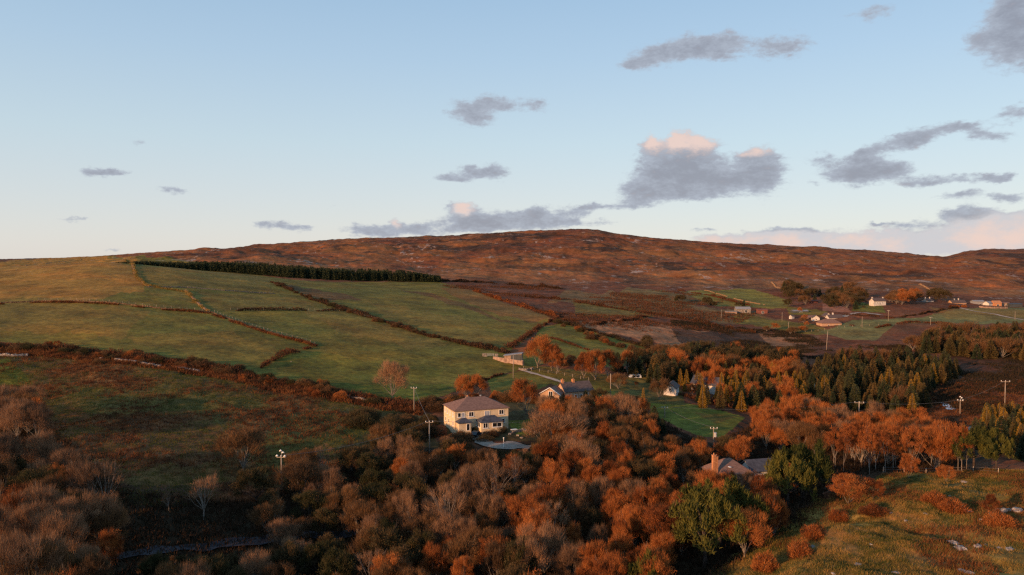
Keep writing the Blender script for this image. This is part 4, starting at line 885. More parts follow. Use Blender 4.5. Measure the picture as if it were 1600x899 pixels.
stone_wall([(1205, 446), (1222, 454)], 1.2, 1.6, 'short pale wall on the moor left of the copse', 14, matname='tanbank')
def fence(pix, label, step=4., h=1.25, rails=2, pw=.12, seed=0):
    rs = random.Random(seed); Q = line_pts(pix, step); e = empty('fence', (Q[0][0], Q[0][1], gz(*Q[0])), 0, label, 'fence'); o0 = np.array(e.location)
    tops = []
    pm = None
    for i, (x, y) in enumerate(Q[:95]):
        z = gz(x, y)
        if pm is None:
            pm = MB().box((0, 0, h / 2 - .2), (pw, pw, h + .4)).me('fence_post'); pm.materials.append(M['log'])
        o = bpy.data.objects.new('post', pm); col.objects.link(o); o.parent = e; o.location = (x - o0[0], y - o0[1], z - o0[2]); o.rotation_euler = (rs.uniform(-.05, .05), rs.uniform(-.05, .05), rs.uniform(0, 1))
        tops.append((x - o0[0], y - o0[1], z - o0[2]))
    for k in range(rails):
        mb = MB(); zz = h * (.45 + .45 * k); mb.tube([(a, b, c + zz) for a, b, c in tops], .02, 4); obj('wire', mb.me('fence_wire'), M['wire'], e)
    return e
fence([(60, 469), (150, 470), (240, 479), (328, 486)], 'line of pale fence posts along the long hill wall', seed=1)
fence([(335, 488), (370, 501), (420, 518), (470, 531), (492, 539)], 'line of pale fence posts down to the kinked wall', seed=2)
fence([(360, 484), (450, 484), (540, 486)], 'fence posts along the straight dark hedge', seed=3)
fence([(540, 487), (600, 503), (660, 522)], 'fence posts on the long diagonal hedge', seed=4)
fence([(818, 576), (840, 580), (870, 584), (920, 594)], 'post fence under the rust trees right of the field shed', seed=5)
fence([(1380, 742), (1440, 738), (1500, 738), (1560, 740)], 'post fence under the row of pale trunks', seed=6)
fence([(1268, 519), (1320, 511), (1400, 508)], 'fence round the pale far field', step=6, seed=7)

# ------------------------------------------------------------------ rocks
def rock_me(seed, sx, sy, sz):
    rs = np.random.RandomState(seed); nu, nv = 12, 8; V = []
    for j in range(nv + 1):
        for i in range(nu):
            a = 2 * pi * i / nu; b = pi * j / nv - pi / 2
            d = np.array([cos(a) * cos(b), sin(a) * cos(b), sin(b)]); d = np.sign(d) * np.abs(d) ** .8
            r = 1 + .22 * sin(d[0] * 4 + seed) * cos(d[1] * 5 + seed * 1.7) + rs.uniform(-.09, .09)
            V.append(d * r * np.array([sx, sy, sz]) / 2)
    Q = [(j * nu + i, j * nu + (i + 1) % nu, (j + 1) * nu + (i + 1) % nu, (j + 1) * nu + i) for j in range(nv) for i in range(nu)]
    return mesh('rock', V, None, Q)
for i, (px, py, w, lab) in enumerate([(1575, 800, 2.8, 'long pale rock slab highest by the right edge'), (1590, 803, 2.4, 'pinkish slab of rock beside the long pale slab'), (1560, 797, 1.2, 'small pale rock left of the long slab'), (1528, 852, 1.4, 'rounded pale boulder alone in the grass'), (1490, 848, 1.8, 'upper flat rock of the pale outcrop'), (1500, 855, 1.8, 'middle flat rock of the pale outcrop'), (1503, 885, 1.5, 'dark-sided rock near the bottom edge'), (1516, 888, 1.3, 'pale rock at the end of the lower outcrop'),
        (1416, 809, .9, 'round tan boulder in the middle of the knoll'), (1361, 852, .6, 'little white stone left on the knoll'), (1340, 877, 1.3, 'flat grey stone low on the knoll'), (1270, 856, .9, 'grey stone at the foot of the low rust shrub'), (1506, 754, 1.2, 'pale boulder under the two pines'), (1502, 796, 2.2, 'grey rock slab left of the red bush'), (1510, 800, 1.6, 'grey rock beside the slab near the red bush'), (1578, 855, 1.4, 'orange-lit rock low at right'), (1562, 852, .9, 'small white rock right of the rounded boulder'), (1533, 815, .7, 'small white stone under the red bush'), (1484, 775, .6, 'little stone uphill of the grey slab'), (1462, 838, .5, 'tiny pale stone in the orange grass'), (1392, 800, .7, 'tan stone beside the spreading bush'), (1446, 806, .7, 'tan stone right of the round tan boulder'), (1540, 848, .5, 'tiny white stone beside the rounded boulder'), (1302, 895, .7, 'small stone at the bottom edge'), (1400, 893, 1.2, 'orange-lit flat stone at the bottom edge'), (1596, 770, .8, 'small rock at the right edge uphill'), (396, 602, .9, 'white rock in the bracken below the dark hedge'), (344, 572, .8, 'white stone on the bank'), (455, 566, .8, 'single pale stone at the field corner')]):
    g = G(px, py); o = obj('rock', rock_me(i + 3, w, w * .7, w * .42), M['lichen']); o.location = (g[0], g[1], g[2] - w * .02); o.rotation_euler = (0, 0, i * 1.3); tag(o, lab, 'rock', 'rocks lying on the slopes')

# ------------------------------------------------------------------ poles and wires
def pole(px, pytop, pybase, label, arm=True, kind='t', Y=None, r=.15, lean=0., tops=None):
    if Y is None: g = G(px, pybase)
    else: x = (px - 800) / F * Y; g = np.array([x, Y, gz(x, Y)])
    top = at(px, pytop, g[1]); h = top[2] - g[2]
    e = empty('telegraph_pole', tuple(g), random.uniform(-.3, .3), label, 'pole')
    mb = MB().tube([(0, 0, -1), (lean * h * .5, 0, h * .5), (lean * h, 0, h)], [r * 1.15, r, r * .8], 8); obj('post', mb.me('post', True), M['pole'], e)
    if arm:
        w = 1.0 if kind != 'wide' else 1.5
        ab = MB().box((0, -.16, h - .35), (2 * w, .12, .14)); obj('crossarm', ab.me('crossarm'), M['pole'], e)
        for sx in (-w * .9, 0 if kind != 't2' else w * .4, w * .9):
            ib = MB().tube([(sx, -.16, h - .28), (sx, -.16, h - .1), (sx, -.16, h + .08)], [.05, .11, .07], 8); obj('insulator', ib.me('insulator', True), M['frame'], e)
    if kind == 'trans':
        tb = MB().tube([(.45, -.1, h - 2.6), (.45, -.1, h - 1.4)], .38, 12); obj('transformer', tb.me('transformer'), M['metal'], e)
        hb = MB().box((.2, -.1, h - 1.5), (.5, .1, .1)); obj('bracket', hb.me('bracket'), M['metal'], e)
    if kind == 'birdy':
        for sx, dz in ((-.95, .15), (.85, .1), (.45, .9), (-.1, 1.3)):
            b = MB().tube([(sx - .25, -.16, h - .3 + dz), (sx, -.16, h - .1 + dz), (sx + .3, -.16, h - .22 + dz)], [.10, .2, .09], 7); obj('fitting', b.me('fitting', True), M['frame'], e)
        b = MB().tube([(.1, -.16, h - .1), (.12, -.16, h + 1.2)], .05, 6); obj('riser', b.me('riser'), M['metal'], e)
    return np.array([g[0], g[1], g[2] + h])
T = {}
T[1] = pole(440, 712, 767, 'tall pole with a crowded white-fitted crossarm standing alone on the dark slope', kind='birdy')
T[2] = pole(647, 605, 645, 'two-armed pole between the lone birch and the cream house')
T[3] = pole(671, 658, 712, 'pole with a small crossarm left of the cream house')
T[4] = pole(775, 735, 770, 'short plain pole top poking out of the wood', arm=False)
T[5] = pole(802, 554, 590, 'plain pole in front of the field shed', arm=False)
T[6] = pole(954, 584, 620, 'plain pole right of the slate-roofed house', arm=False)
T[7] = pole(1040, 636, 664, 'pole with white insulators at the left corner of the paddock', Y=240)
T[8] = pole(1117, 668, 700, 'pole carrying a grey transformer in front of the paddock', kind='trans', Y=205)
T[9] = pole(1342, 628, 665, 'short thick T-shaped pole in front of the conifer plantation', kind='wide', r=.2)
T[10] = pole(1500, 625, 648, 'small pole with white fittings right of the stream', kind='birdy')
T[11] = pole(1570, 595, 640, 'tall T-shaped pole at the edge of the marshy field', kind='wide')
T[12] = pole(1127, 484, 497, 'far pole below the green slope', arm=False)
T[13] = pole(1222, 488, 502, 'far pole left of the small far cottages', arm=False)
T[14] = pole(1291, 517, 548, 'leaning pale pole on the bank before the far field', arm=False, lean=.08)
T[15] = pole(1347, 495, 511, 'far pole at the corner of the pale field', arm=False)
T[16] = pole(1388, 485, 502, 'far pole in the middle of the pale fields')
T[17] = pole(1454, 496, 508, 'far pole before the conifer belt')
T[18] = pole(1586, 487, 500, 'far pole near the farm track', arm=False)
T[19] = pole(1232, 503, 514, 'far short pole on the brown bank', arm=False)
T[20] = pole(1275, 600, 640, 'thin pole hidden among the plantation conifers', arm=False, Y=300)
def cable(a, b, sag, label, r=.035):
    pts = [a + (b - a) * t - np.array([0, 0, sag * 4 * t * (1 - t)]) for t in np.linspace(0, 1, 18)]
    o = obj('cable', MB().tube(pts, r, 4).me('cable', True), M['wire']); tag(o, label, 'cable')
up_ = np.array([0, 0, .05])
off_r = np.array([T[11][0] + 90, T[11][1] - 30, T[11][2] + 1])
cable(T[7] + up_, T[9] + up_, 1.6, 'overhead cable crossing above the green paddock'); cable(T[9] + up_, T[10] + up_, 1.2, 'overhead cable in front of the dark conifers')
cable(T[1] + up_, T[3] + up_, 1.5, 'overhead cable from the lone pole to the pole by the cream house'); cable(T[3] + up_, T[2] + up_, .6, 'short overhead cable left of the cream house')
cable(T[7] + up_, T[8] + up_, .8, 'overhead cable between the insulator pole and the transformer pole'); cable(T[10] + up_, T[11] + up_, .8, 'overhead cable right of the stream')
cable(T[3] + up_, T[7] + up_, 2.2, 'overhead cable across the middle of the wood')

# ------------------------------------------------------------------ houses
def roof_me(L, Wd, rh, kind, oh=.35, th=.16):
    """closed roof solid: L along x, Wd along y, eaves at z=0"""
    x, y = L / 2 + oh, Wd / 2 + oh; mb = MB()
    if kind == 'hip':
        q = min(y * .95, x * .8)
        top = [(-x, -y, 0), (x, -y, 0), (x, y, 0), (-x, y, 0), (-x + q, 0, rh), (x - q, 0, rh)]
        V = top + [(a, b, -th) for a, b, c in top[:4]]
        return mb.add(V, [(0, 1, 5, 4), (2, 3, 4, 5), (6, 9, 8, 7), (0, 6, 7, 1), (1, 7, 8, 2), (2, 8, 9, 3), (3, 9, 6, 0)], [(1, 2, 5), (3, 0, 4)])
    V = [(-x, -y, 0), (x, -y, 0), (x, 0, rh), (-x, 0, rh), (-x, y, 0), (x, y, 0)]
    V += [(a, b, c - th) for a, b, c in V]
    return mb.add(V, [(0, 1, 2, 3), (3, 2, 5, 4), (6, 9, 8, 7), (9, 10, 11, 8), (0, 6, 7, 1), (4, 5, 11, 10), (0, 3, 9, 6), (3, 4, 10, 9), (1, 7, 8, 2), (2, 8, 11, 5)])
def walls_me(L, Wd, H, rh=0, base=1.5):
    x, y = L / 2, Wd / 2; mb = MB()
    if rh:
        V = [(-x, -y, -base), (x, -y, -base), (x, y, -base), (-x, y, -base), (-x, -y, H), (x, -y, H), (x, y, H), (-x, y, H), (-x, 0, H + rh), (x, 0, H + rh)]
        return mb.add(V, [(0, 3, 2, 1), (0, 1, 5, 4), (1, 2, 6, 5), (2, 3, 7, 6), (3, 0, 4, 7), (4, 5, 9, 8), (6, 7, 8, 9)], [(5, 6, 9), (7, 4, 8)])
    return mb.box((0, 0, (H - base) / 2), (L, Wd, H + base))
def window(parent, L, Wd, face, u, z, w, h, glass='glass', kind='window', ang=0):
    """face f/b/l/r; a framed window with mullion; its sill proud of the wall"""
    n = {'f': (0, -1), 'b': (0, 1), 'l': (-1, 0), 'r': (1, 0)}[face]; t = (-n[1], n[0])
    d = Wd / 2 if face in 'fb' else L / 2
    ex = abs(n[0]) > 0
    def B(mb, uu, zz, ww, hh, depth, out):
        c = (n[0] * (d + out) + abs(t[0]) * uu, n[1] * (d + out) + abs(t[1]) * uu, zz); dims = (depth if ex else ww, ww if ex else depth, hh); mb.box(c, dims)
    f = MB()
    B(f, u - w / 2 + .05, z, .1, h, .1, .03); B(f, u + w / 2 - .05, z, .1, h, .1, .03); B(f, u, z + h / 2 - .05, w - .2, .1, .1, .03); B(f, u, z - h / 2 + .05, w - .2, .1, .1, .03)
    if w > 1.1: B(f, u, z, .07, h - .2, .09, .03)
    fo = obj('window' if kind == 'window' else kind, f.me('window_frame'), M['frame'], parent)
    p = MB(); B(p, u, z, w - .2, h - .2, .03, .012); obj('pane', p.me('pane'), M[glass], fo)
    if kind == 'window':
        s = MB(); B(s, u, z - h / 2 - .05, w + .16, .08, .22, .1); obj('sill', s.me('sill'), M['frame'], fo)
    return fo
def chimney(parent, x, y, z, w, d, h, mat, pots=2):
    mb = MB().box((x, y, z + h / 2), (w, d, h)); mb.box((x, y, z + h + .06), (w + .14, d + .14, .12))
    c = obj('chimney', mb.me('chimney'), M[mat], parent)
    for i in range(pots):
        px_ = x + (i - (pots - 1) / 2) * w / max(pots, 1) * .8; pb = MB().tube([(px_, y, z + h + .1), (px_, y, z + h + .55)], [.14, .11], 8); obj('chimney_pot', pb.me('pot'), M['brick'], c)
def house(name, label, cat, loc, rz, L, Wd, H, rh, kind='gable', wall='white', roof='slate', chims=(), wins=(), doors=(), cpot=1):
    e = empty(name, loc, rz, label, cat)
    obj('wall', walls_me(L, Wd, H, rh if kind == 'gable' else 0).me('wall'), M[wall], e)
    r = obj('roof', roof_me(L, Wd, rh, kind).me('roof'), M[roof], e); r.location = (0, 0, H + (.14 if kind == 'hip' else .22))
    for (x, y, w, d, h, zz, m) in chims: chimney(r, x, y, zz, w, d, h, m, cpot)
    for (f, u, z, w, h, *g) in wins: window(e, L, Wd, f, u, z, w, h, g[0] if g else 'glass')
    for (f, u, w) in doors: window(e, L, Wd, f, u, 1.05, w, 2.1, 'glass', 'door')
    return e
# cream house: its near corner stands at pixel 711,672
c0 = at(711, 672, 216); ang = atan2(.36, .93)
L_, W_ = 16.4, 11.5
ux = np.array([cos(ang), sin(ang)]); uy = np.array([-sin(ang), cos(ang)])
cc_ = c0[:2] + ux * L_ / 2 + uy * W_ / 2
zb = c0[2]
ch = house('cream_house', 'large cream two-storey house with brown hipped roof beside the gravel drive', 'house', (cc_[0], cc_[1], zb), ang, L_, W_, 5.3, 2.7, 'hip', 'cream', 'tile',
      chims=[(-2.2, 1.6, 1.0, .7, 1.3, 1.2, 'stonew')],
      wins=[('f', -6.9, 4.2, 1.0, 1.3), ('f', -5.7, 4.1, .9, 1.6, 'curtain'), ('f', -3.3, 4.2, 1.5, 1.4), ('f', 1.6, 4.0, 1.6, 1.7, 'curtain'), ('f', 6.0, 4.2, 1.5, 1.4), ('f', 6.6, 1.6, 1.0, 1.2), ('f', -1.2, 1.5, 1.2, 1.3),
            ('l', -3.9, 4.1, .9, 1.4, 'curtain'), ('l', -.9, 4.1, .9, 1.4, 'curtain'), ('l', 1.8, 4.1, .9, 1.4, 'curtain'), ('l', 4.2, 4.1, .9, 1.4, 'curtain'), ('l', -3.9, 1.5, .9, 1.3), ('l', .5, 1.5, .9, 1.3), ('l', 3.6, 1.5, .9, 1.3), ('r', 0, 4.1, 1.2, 1.3), ('b', -4, 4.1, 1.2, 1.3), ('b', 4, 4.1, 1.2, 1.3)], cpot=2)
def porch(parent, cx, L, D, H, rh, label):
    y0 = -W_ / 2 - D / 2 - .01
    p = obj('porch', walls_me(L, D, H, 0, 1).me('porch'), M['cream'], parent); p.location = (cx, y0, 0); p['label'] = label
    r = obj('porch_roof', roof_me(L, D, rh, 'hip', .3).me('porch_roof'), M['slateblue'], p); r.location = (0, 0, H + .14)
    return p
pa = porch(ch, -6.0, 3.6, 2.6, 2.3, 1.15, 'small grey-roofed porch'); window(pa, 3.6, 2.6, 'r', 0, 1.2, 1.3, 1.8); window(pa, 3.6, 2.6, 'f', .9, 1.1, 1.0, 2.0, kind='door')
pb_ = porch(ch, 1.7, 6.6, 4.0, 2.3, 1.5, 'large grey-roofed sun porch'); window(pb_, 6.6, 4.0, 'f', 1.5, 1.45, 2.9, 1.3); window(pb_, 6.6, 4.0, 'f', -2.0, 1.45, 1.5, 1.5); window(pb_, 6.6, 4.0, 'l', 0, 1.45, 2.4, 1.4); window(pb_, 6.6, 4.0, 'r', 0, 1.45, 2.4, 1.4)
for k_, (dx, hh) in enumerate([(-2.0, 1.7), (2.1, 1.3)]):
    b = MB().tube([(dx, 1.9, 6.6), (dx, 1.9, 6.8 + hh)], .05, 5)
    if k_ == 1: b.box((dx, 1.9, 6.8 + hh), (.5, .1, .35))
    obj('aerial', b.me('aerial'), M['metal'], ch)
# brick-gabled house
g2 = at(885, 623, 262)
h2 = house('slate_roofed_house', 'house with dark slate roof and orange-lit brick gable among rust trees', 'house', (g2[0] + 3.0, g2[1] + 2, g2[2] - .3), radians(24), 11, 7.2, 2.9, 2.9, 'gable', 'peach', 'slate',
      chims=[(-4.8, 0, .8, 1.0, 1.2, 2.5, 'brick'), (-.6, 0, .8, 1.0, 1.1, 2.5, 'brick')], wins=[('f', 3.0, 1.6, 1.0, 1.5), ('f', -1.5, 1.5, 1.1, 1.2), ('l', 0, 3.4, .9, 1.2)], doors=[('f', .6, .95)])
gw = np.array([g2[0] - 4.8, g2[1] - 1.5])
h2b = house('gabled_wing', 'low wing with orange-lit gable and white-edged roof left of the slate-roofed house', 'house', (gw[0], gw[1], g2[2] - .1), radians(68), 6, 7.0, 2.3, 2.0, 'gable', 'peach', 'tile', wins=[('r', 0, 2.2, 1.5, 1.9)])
# the gable that faces the camera carries pale barge boards
for s_ in (-1, 1):
    b = MB().tube([(-3.42, s_ * 3.9, 2.3), (-3.42, 0, 4.65)], .13, 4); obj('barge_board', b.me('barge_board'), M['frame'], h2b)
window(h2b, 6, 7.0, 'l', -.2, 2.35, 1.5, 2.1)
# house behind the bright wood: tall chimney, skylight
y3 = 170; p3 = at(1143, 742, y3)
h3 = house('chimney_house', 'house sunk in trees showing mauve hipped roof and a very tall orange chimney', 'house', (p3[0] - 1.1, p3[1], p3[2] - .9), radians(18), 8.0, 7.2, 1.9, 2.7, 'hip', 'pinkwall', 'tile', wins=[('f', -2, 1.1, 1.0, 1.0), ('l', 0, 1.1, 1.1, 1.0)])
r3 = [c for c in h3.children if c.name.startswith('roof')][0]
chimney(r3, -5.1, -2.6, -1.4, .66, .62, 5.7, 'brick', 1); chimney(r3, -4.4, -2.6, -1.4, .5, .56, 5.3, 'brick', 1)
sk_ = MB().box((-.8, -2.2, 1.3), (.5, .9, .1)); so = obj('skylight', sk_.me('skylight'), M['frame'], r3); so.rotation_euler = (0, 0, 0)
h3b = house('slate_outbuilding', 'dark slate-roofed building joined to the right of the tall chimney house', 'outbuilding', (p3[0] + 7.2, p3[1] + 2.6, p3[2] - 1.2), radians(14), 7.0, 5, 1.9, 2.1, 'gable', 'white', 'slateblue', wins=[('f', 0, 1.1, 1.0, .9)])
# white cottages in the middle distance
def hpix(name, label, cat, px, py, Y, rz, L, Wd, H, rh, **k):
    p = at(px, py, Y); z = min(p[2], gz(p[0], p[1]) + .8)
    return house(name, label, cat, (p[0], p[1], p[2]), radians(rz), L, Wd, H, rh, **k)
hpix('white_cottage', 'white-gabled cottage behind a rounded leafless tree', 'cottage', 1049, 616, 284, 70, 8, 4.6, 2.6, 1.9, wins=[('l', 0, 2.4, .8, 1.0), ('f', 1, 1.4, .9, 1.0)])
hpix('blue_roofed_cottage', 'white cottage with pale blue-edged roof half hidden by golden larches', 'cottage', 1105, 612, 300, -40, 11, 6.2, 3.0, 2.9, roof='slateblue', chims=[(-3.6, 0, .8, .8, 1.2, 2.4, 'white')], wins=[('f', 2, 1.6, 1.0, 1.2), ('r', 0, 3.6, .9, 1.1), ('f', -2, 1.6, 1.0, 1.2)])
def caravan():
    g = at(992, 594, 318); e = empty('caravan', tuple(g), radians(12), 'pale grey-white caravan parked under the dark evergreens', 'caravan')
    mb = MB(); n = 14; V = []; prof = [(-2.4, .35), (2.4, .35), (2.6, 1.0), (2.3, 2.2), (1.8, 2.5), (-1.8, 2.55), (-2.4, 2.2), (-2.65, 1.1)]
    for y in (-1.05, 1.05): V += [(a, y, b) for a, b in prof]
    k = len(prof); mb.add(V, [(i, (i + 1) % k, k + (i + 1) % k, k + i) for i in range(k)], [(0, i + 1, i) for i in range(1, k - 1)] + [(k, k + i, k + i + 1) for i in range(1, k - 1)])
    obj('body', mb.me('caravan_body'), M['frame'], e)
    obj('window', MB().box((-.9, -1.07, 1.6), (1.2, .04, .6)).box((1.1, -1.07, 1.6), (1.2, .04, .6)).me('caravan_windows'), M['glass'], e)
    for sx in (-.4, .5):
        w = MB().tube([(sx, -1.0, .33), (sx, -.8, .33)], .33, 12); obj('wheel', w.me('wheel'), M['rubber'], e)
caravan()
# field shed
def shed():
    g = G(802, 569); e = empty('field_shed', (g[0] + .8, g[1] + 3, g[2] + .7), radians(-8), 'dark sheeted stone field shed with a pale sloping roof edge', 'shed'); 
    obj('wall', MB().add([(-4.6, -2.4, -1), (3.2, -2.4, -1), (3.2, 2.4, -1), (-4.6, 2.4, -1), (-4.6, -2.4, 2.6), (3.2, -2.4, 3.6), (3.2, 2.4, 3.6), (-4.6, 2.4, 2.6)], [(0, 3, 2, 1), (4, 5, 6, 7), (0, 1, 5, 4), (1, 2, 6, 5), (2, 3, 7, 6), (3, 0, 4, 7)]).me('shed_wall'), M['pinkwall'], e)
    obj('roof', MB().add([(-5, -2.9, 2.62), (3.5, -2.9, 3.72), (3.5, 2.9, 3.72), (-5, 2.9, 2.62), (-5, -2.9, 2.84), (3.5, -2.9, 3.94), (3.5, 2.9, 3.94), (-5, 2.9, 2.84)], [(0, 3, 2, 1), (4, 5, 6, 7), (0, 1, 5, 4), (1, 2, 6, 5), (2, 3, 7, 6), (3, 0, 4, 7)]).me('shed_roof'), M['tin'], e)
    obj('cladding', MB().box((.9, -2.55, 1.5), (5.0, .2, 3.5)).me('shed_cladding'), M['darksheet'], e)
    obj('door', MB().box((1.9, -2.68, 1.1), (1.8, .06, 2.2)).me('shed_door'), M['darksheet'], e)
    a, b = G(771, 562), G(816, 574); rs = atan2(b[1] - a[1], b[0] - a[0]); L = hypot(b[0] - a[0], b[1] - a[1])
    o = obj('yard_wall', MB().box((L / 2, 0, .1), (L, .5, 1.9)).box((L, .2, .2), (.8, .8, 2.2)).me('yard_wall'), M['pinkwall']); o.location = (a[0], a[1], a[2] + .1); o.rotation_euler = (0, 0, rs); tag(o, 'pale pink yard wall in front of the field shed', 'wall')
    a = G(757, 558); e2 = empty('sheep_pen', tuple(a), .1, 'small grey stone pen with a wooden gate left of the field shed', 'pen')
    obj('wall', MB().box((0, 0, .6), (2, .6, 1.6)).box((5.6, 0, .5), (1.4, .6, 1.3)).me('pen_wall'), M['stonew'], e2)
    obj('gate', MB().box((2.9, 0, .4), (3.2, .08, .12)).box((2.9, 0, .8), (3.2, .08, .12)).box((2.9, 0, 1.2), (3.2, .08, .12)).box((1.4, 0, .7), (.12, .1, 1.4)).box((4.4, 0, .7), (.12, .1, 1.4)).me('gate'), M['metal'], e2)
shed()
# far farm and cottages
WN = [('f', -2.4, 1.5, 1.0, 1.1), ('f', 2.4, 1.5, 1.0, 1.1)]
hpix('cream_bungalow', 'cream bungalow with tan hipped roof in the far valley', 'bungalow', 1295, 511, 560, 4, 15, 9, 2.9, 3.0, kind='hip', wall='peach', roof='tile', wins=WN + [('f', 5.4, 1.5, 1.2, 1.1)])
hpix('white_garage', 'small white gable left of the cream bungalow', 'garage', 1274, 502, 585, 80, 6, 5, 2.6, 2.0, wins=[('l', 0, 1.5, 1, 1)])
hpix('slate_cottage', 'grey-roofed cottage with white chimney right behind the cream bungalow', 'cottage', 1303, 503, 590, 10, 12, 6, 3.0, 2.6, chims=[(-1, 0, .9, .9, 1.4, 2.3, 'white')], wins=WN)
hpix('white_gable', 'white gable showing over the roof of the cream bungalow', 'cottage', 1292, 500, 605, 85, 7, 6.2, 3.0, 2.6, wins=[('l', 0, 3.4, .9, .9)])
hpix('brown_byre', 'low brown-roofed byre left of the small white gable', 'byre', 1263, 500, 600, 5, 9, 5, 1.8, 1.6, wall='pinkwall', roof='tile', doors=[('f', 0, 1.2)])
hpix('green_shed', 'long dark green shed with a pale roof edge above the small white hut', 'shed', 1249, 491, 640, 2, 12.5, 7, 2.6, .8, wall='darksheet', roof='tin', doors=[('f', 0, 2.4)])
hpix('white_hut', 'tiny white hut on the bank under the green shed', 'hut', 1237, 498, 600, 30, 3, 2.6, 1.9, .9, doors=[('f', 0, .8)])
hpix('grey_barn', 'low grey barn at the foot of the far green slope', 'barn', 1160, 488, 640, -3, 12, 7, 2.6, 1.9, wall='stonew', roof='tin', doors=[('f', 2, 2.2)])
hpix('low_ruin', 'low roofless stone byre left of the grey barn', 'ruin', 1142, 490, 635, -4, 9, 5, 1.5, .5, wall='pinkwall', roof='stonew')
hpix('red_barn', 'small red-brown barn right of the grey barn', 'barn', 1190, 490, 640, 0, 8, 6, 3.0, .8, wall='redwall', roof='redwall', doors=[('f', 0, 2.0)])
hpix('lone_cottage', 'lone white cottage with slate roof in front of the dark copse', 'cottage', 1371, 476, 650, 12, 11.5, 6.4, 2.8, 2.6, chims=[(-5.2, 0, .8, .9, 1.0, 2.2, 'white'), (5.2, 0, .8, .9, 1.0, 2.2, 'white')], wins=WN, doors=[('f', 0, 1.0)])
hpix('chimney_cottage', 'far white two-chimney house in front of the tall dark trees', 'house', 1449, 477, 700, 25, 8, 6.4, 4.0, 2.0, chims=[(-3, 0, .8, .8, 1.3, 1.8, 'white'), (3, 0, .8, .8, 1.3, 1.8, 'white')], wins=WN + [('f', -2.2, 3.2, .9, 1), ('f', 2.2, 3.2, .9, 1)])
hpix('white_annexe', 'low white annexe left of the far two-chimney house', 'annexe', 1437, 478, 690, 5, 8, 5, 2.4, 1.5, wins=[('f', 0, 1.4, 1, 1)])
hpix('hidden_house', 'far house with dark roof and two white chimneys behind red bushes', 'house', 1495, 479, 705, 6, 14, 7, 3.2, 2.8, wall='peach', chims=[(-2.5, 0, .8, .8, 1.4, 2.5, 'white'), (1.5, 0, .8, .8, 1.4, 2.5, 'white')], wins=[('f', 4.5, 1.8, 1.2, 1.1), ('f', -4.5, 1.8, 1.2, 1.1)])
hpix('white_shed', 'tiny white shed left of the red bushes', 'shed', 1475, 480, 690, 20, 4.5, 3, 2.0, .9)
hpix('tin_shed', 'grey tin shed right of the hidden house', 'shed', 1527, 478, 712, -4, 9.5, 7, 4.0, 1.2, wall='tin', roof='tin', doors=[('f', 1, 2.2)])
hpix('farm_cottage', 'white-gabled cottage in the row of pink farm buildings', 'cottage', 1544, 479, 700, 30, 8, 5.5, 2.7, 2.0, roof='tin', wins=[('f', 0, 1.4, 1, 1)])
hpix('orange_barn', 'orange-red barn in the middle of the pink farm row', 'barn', 1556, 479, 700, 0, 7, 6, 3.2, 2.0, wall='brick', roof='brick', doors=[('f', 0, 2.2)])
hpix('brown_barn', 'low brown stone barn at the right end of the pink farm row', 'barn', 1567, 479, 705, 0, 8, 6, 3.4, .6, wall='pinkwall', roof='tile', doors=[('f', 1, 1.6)])
hpix('dark_barn', 'long dark flat-roofed shed beyond the right end of the farm row', 'shed', 1585, 479, 700, -2, 11, 6, 2.0, .8, wall='darksheet', roof='darksheet')
hpix('red_shed', 'small dull red shed in the dark far copse', 'shed', 1270, 474, 720, 0, 9, 4, 2.2, .8, wall='redwall', roof='redwall')
stone_wall([(1530, 480), (1540, 481), (1556, 482), (1574, 482)], 1.5, .6, 'pink-lit yard wall before the far farm row', 30, matname='pinkwall')

# ------------------------------------------------------------------ small things by the cream house
def car():
    g = G(744, 684); e = empty('parked_car', (g[0], g[1], g[2] + .2), radians(70), 'dark blue-black car parked in front of the cream house', 'car')
    prof = [(-2.05, .35), (2.05, .35), (2.1, .75), (1.1, .95), (.55, 1.42), (-1.0, 1.45), (-1.75, .98), (-2.1, .85)]
    def ext(pr, w, mat, nm):
        k = len(pr); V = [(a, -w, b) for a, b in pr] + [(a, w, b) for a, b in pr]
        mb = MB().add(V, [(i, (i + 1) % k, k + (i + 1) % k, k + i) for i in range(k)], [(0, i + 1, i) for i in range(1, k - 1)] + [(k, k + i, k + i + 1) for i in range(1, k - 1)])
        return obj(nm, mb.me(nm), M[mat], e)
    ext(prof, .85, 'carpaint', 'body')
    for s in (-1, 1):
        k = [(-1.45, 1.0), (.95, 1.0), (.5, 1.34), (-.95, 1.37)]
        mb = MB().add([(a, s * .855, b) for a, b in k] + [(a, s * .87, b) for a, b in k], [(0, 1, 2, 3), (4, 5, 6, 7), (0, 1, 5, 4), (2, 3, 7, 6)]); obj('side_window', mb.me('side_window'), M['glass'], e)
        for x in (-1.3, 1.3):
            w = obj('wheel', MB().tube([(x, s * .70, .33), (x, s * .88, .33)], .33, 14).me('tyre'), M['rubber'], e); obj('rim', MB().tube([(x, s * .875, .33), (x, s * .895, .33)], .19, 10).me('rim'), M['metal'], w)
        obj('headlight', MB().box((2.09, s * .6, .68), (.06, .3, .16)).me('headlight'), M['frame'], e)
    obj('windscreen', MB().add([(1.07, -.75, 1.0), (1.07, .75, 1.0), (.62, .7, 1.4), (.62, -.7, 1.4)], [(0, 1, 2, 3)]).add([(1.09, -.75, 1.0), (1.09, .75, 1.0), (.64, .7, 1.4), (.64, -.7, 1.4)], [(0, 1, 2, 3)]).me('windscreen'), M['glass'], e)
car()
g = G(803, 674); e = empty('garden_table', tuple(g), .4, 'pale garden table between the cream house and the lawn', 'table')
obj('table_top', MB().box((0, 0, .74), (1.8, 1.0, .06)).me('table_top'), M['frame'], e)
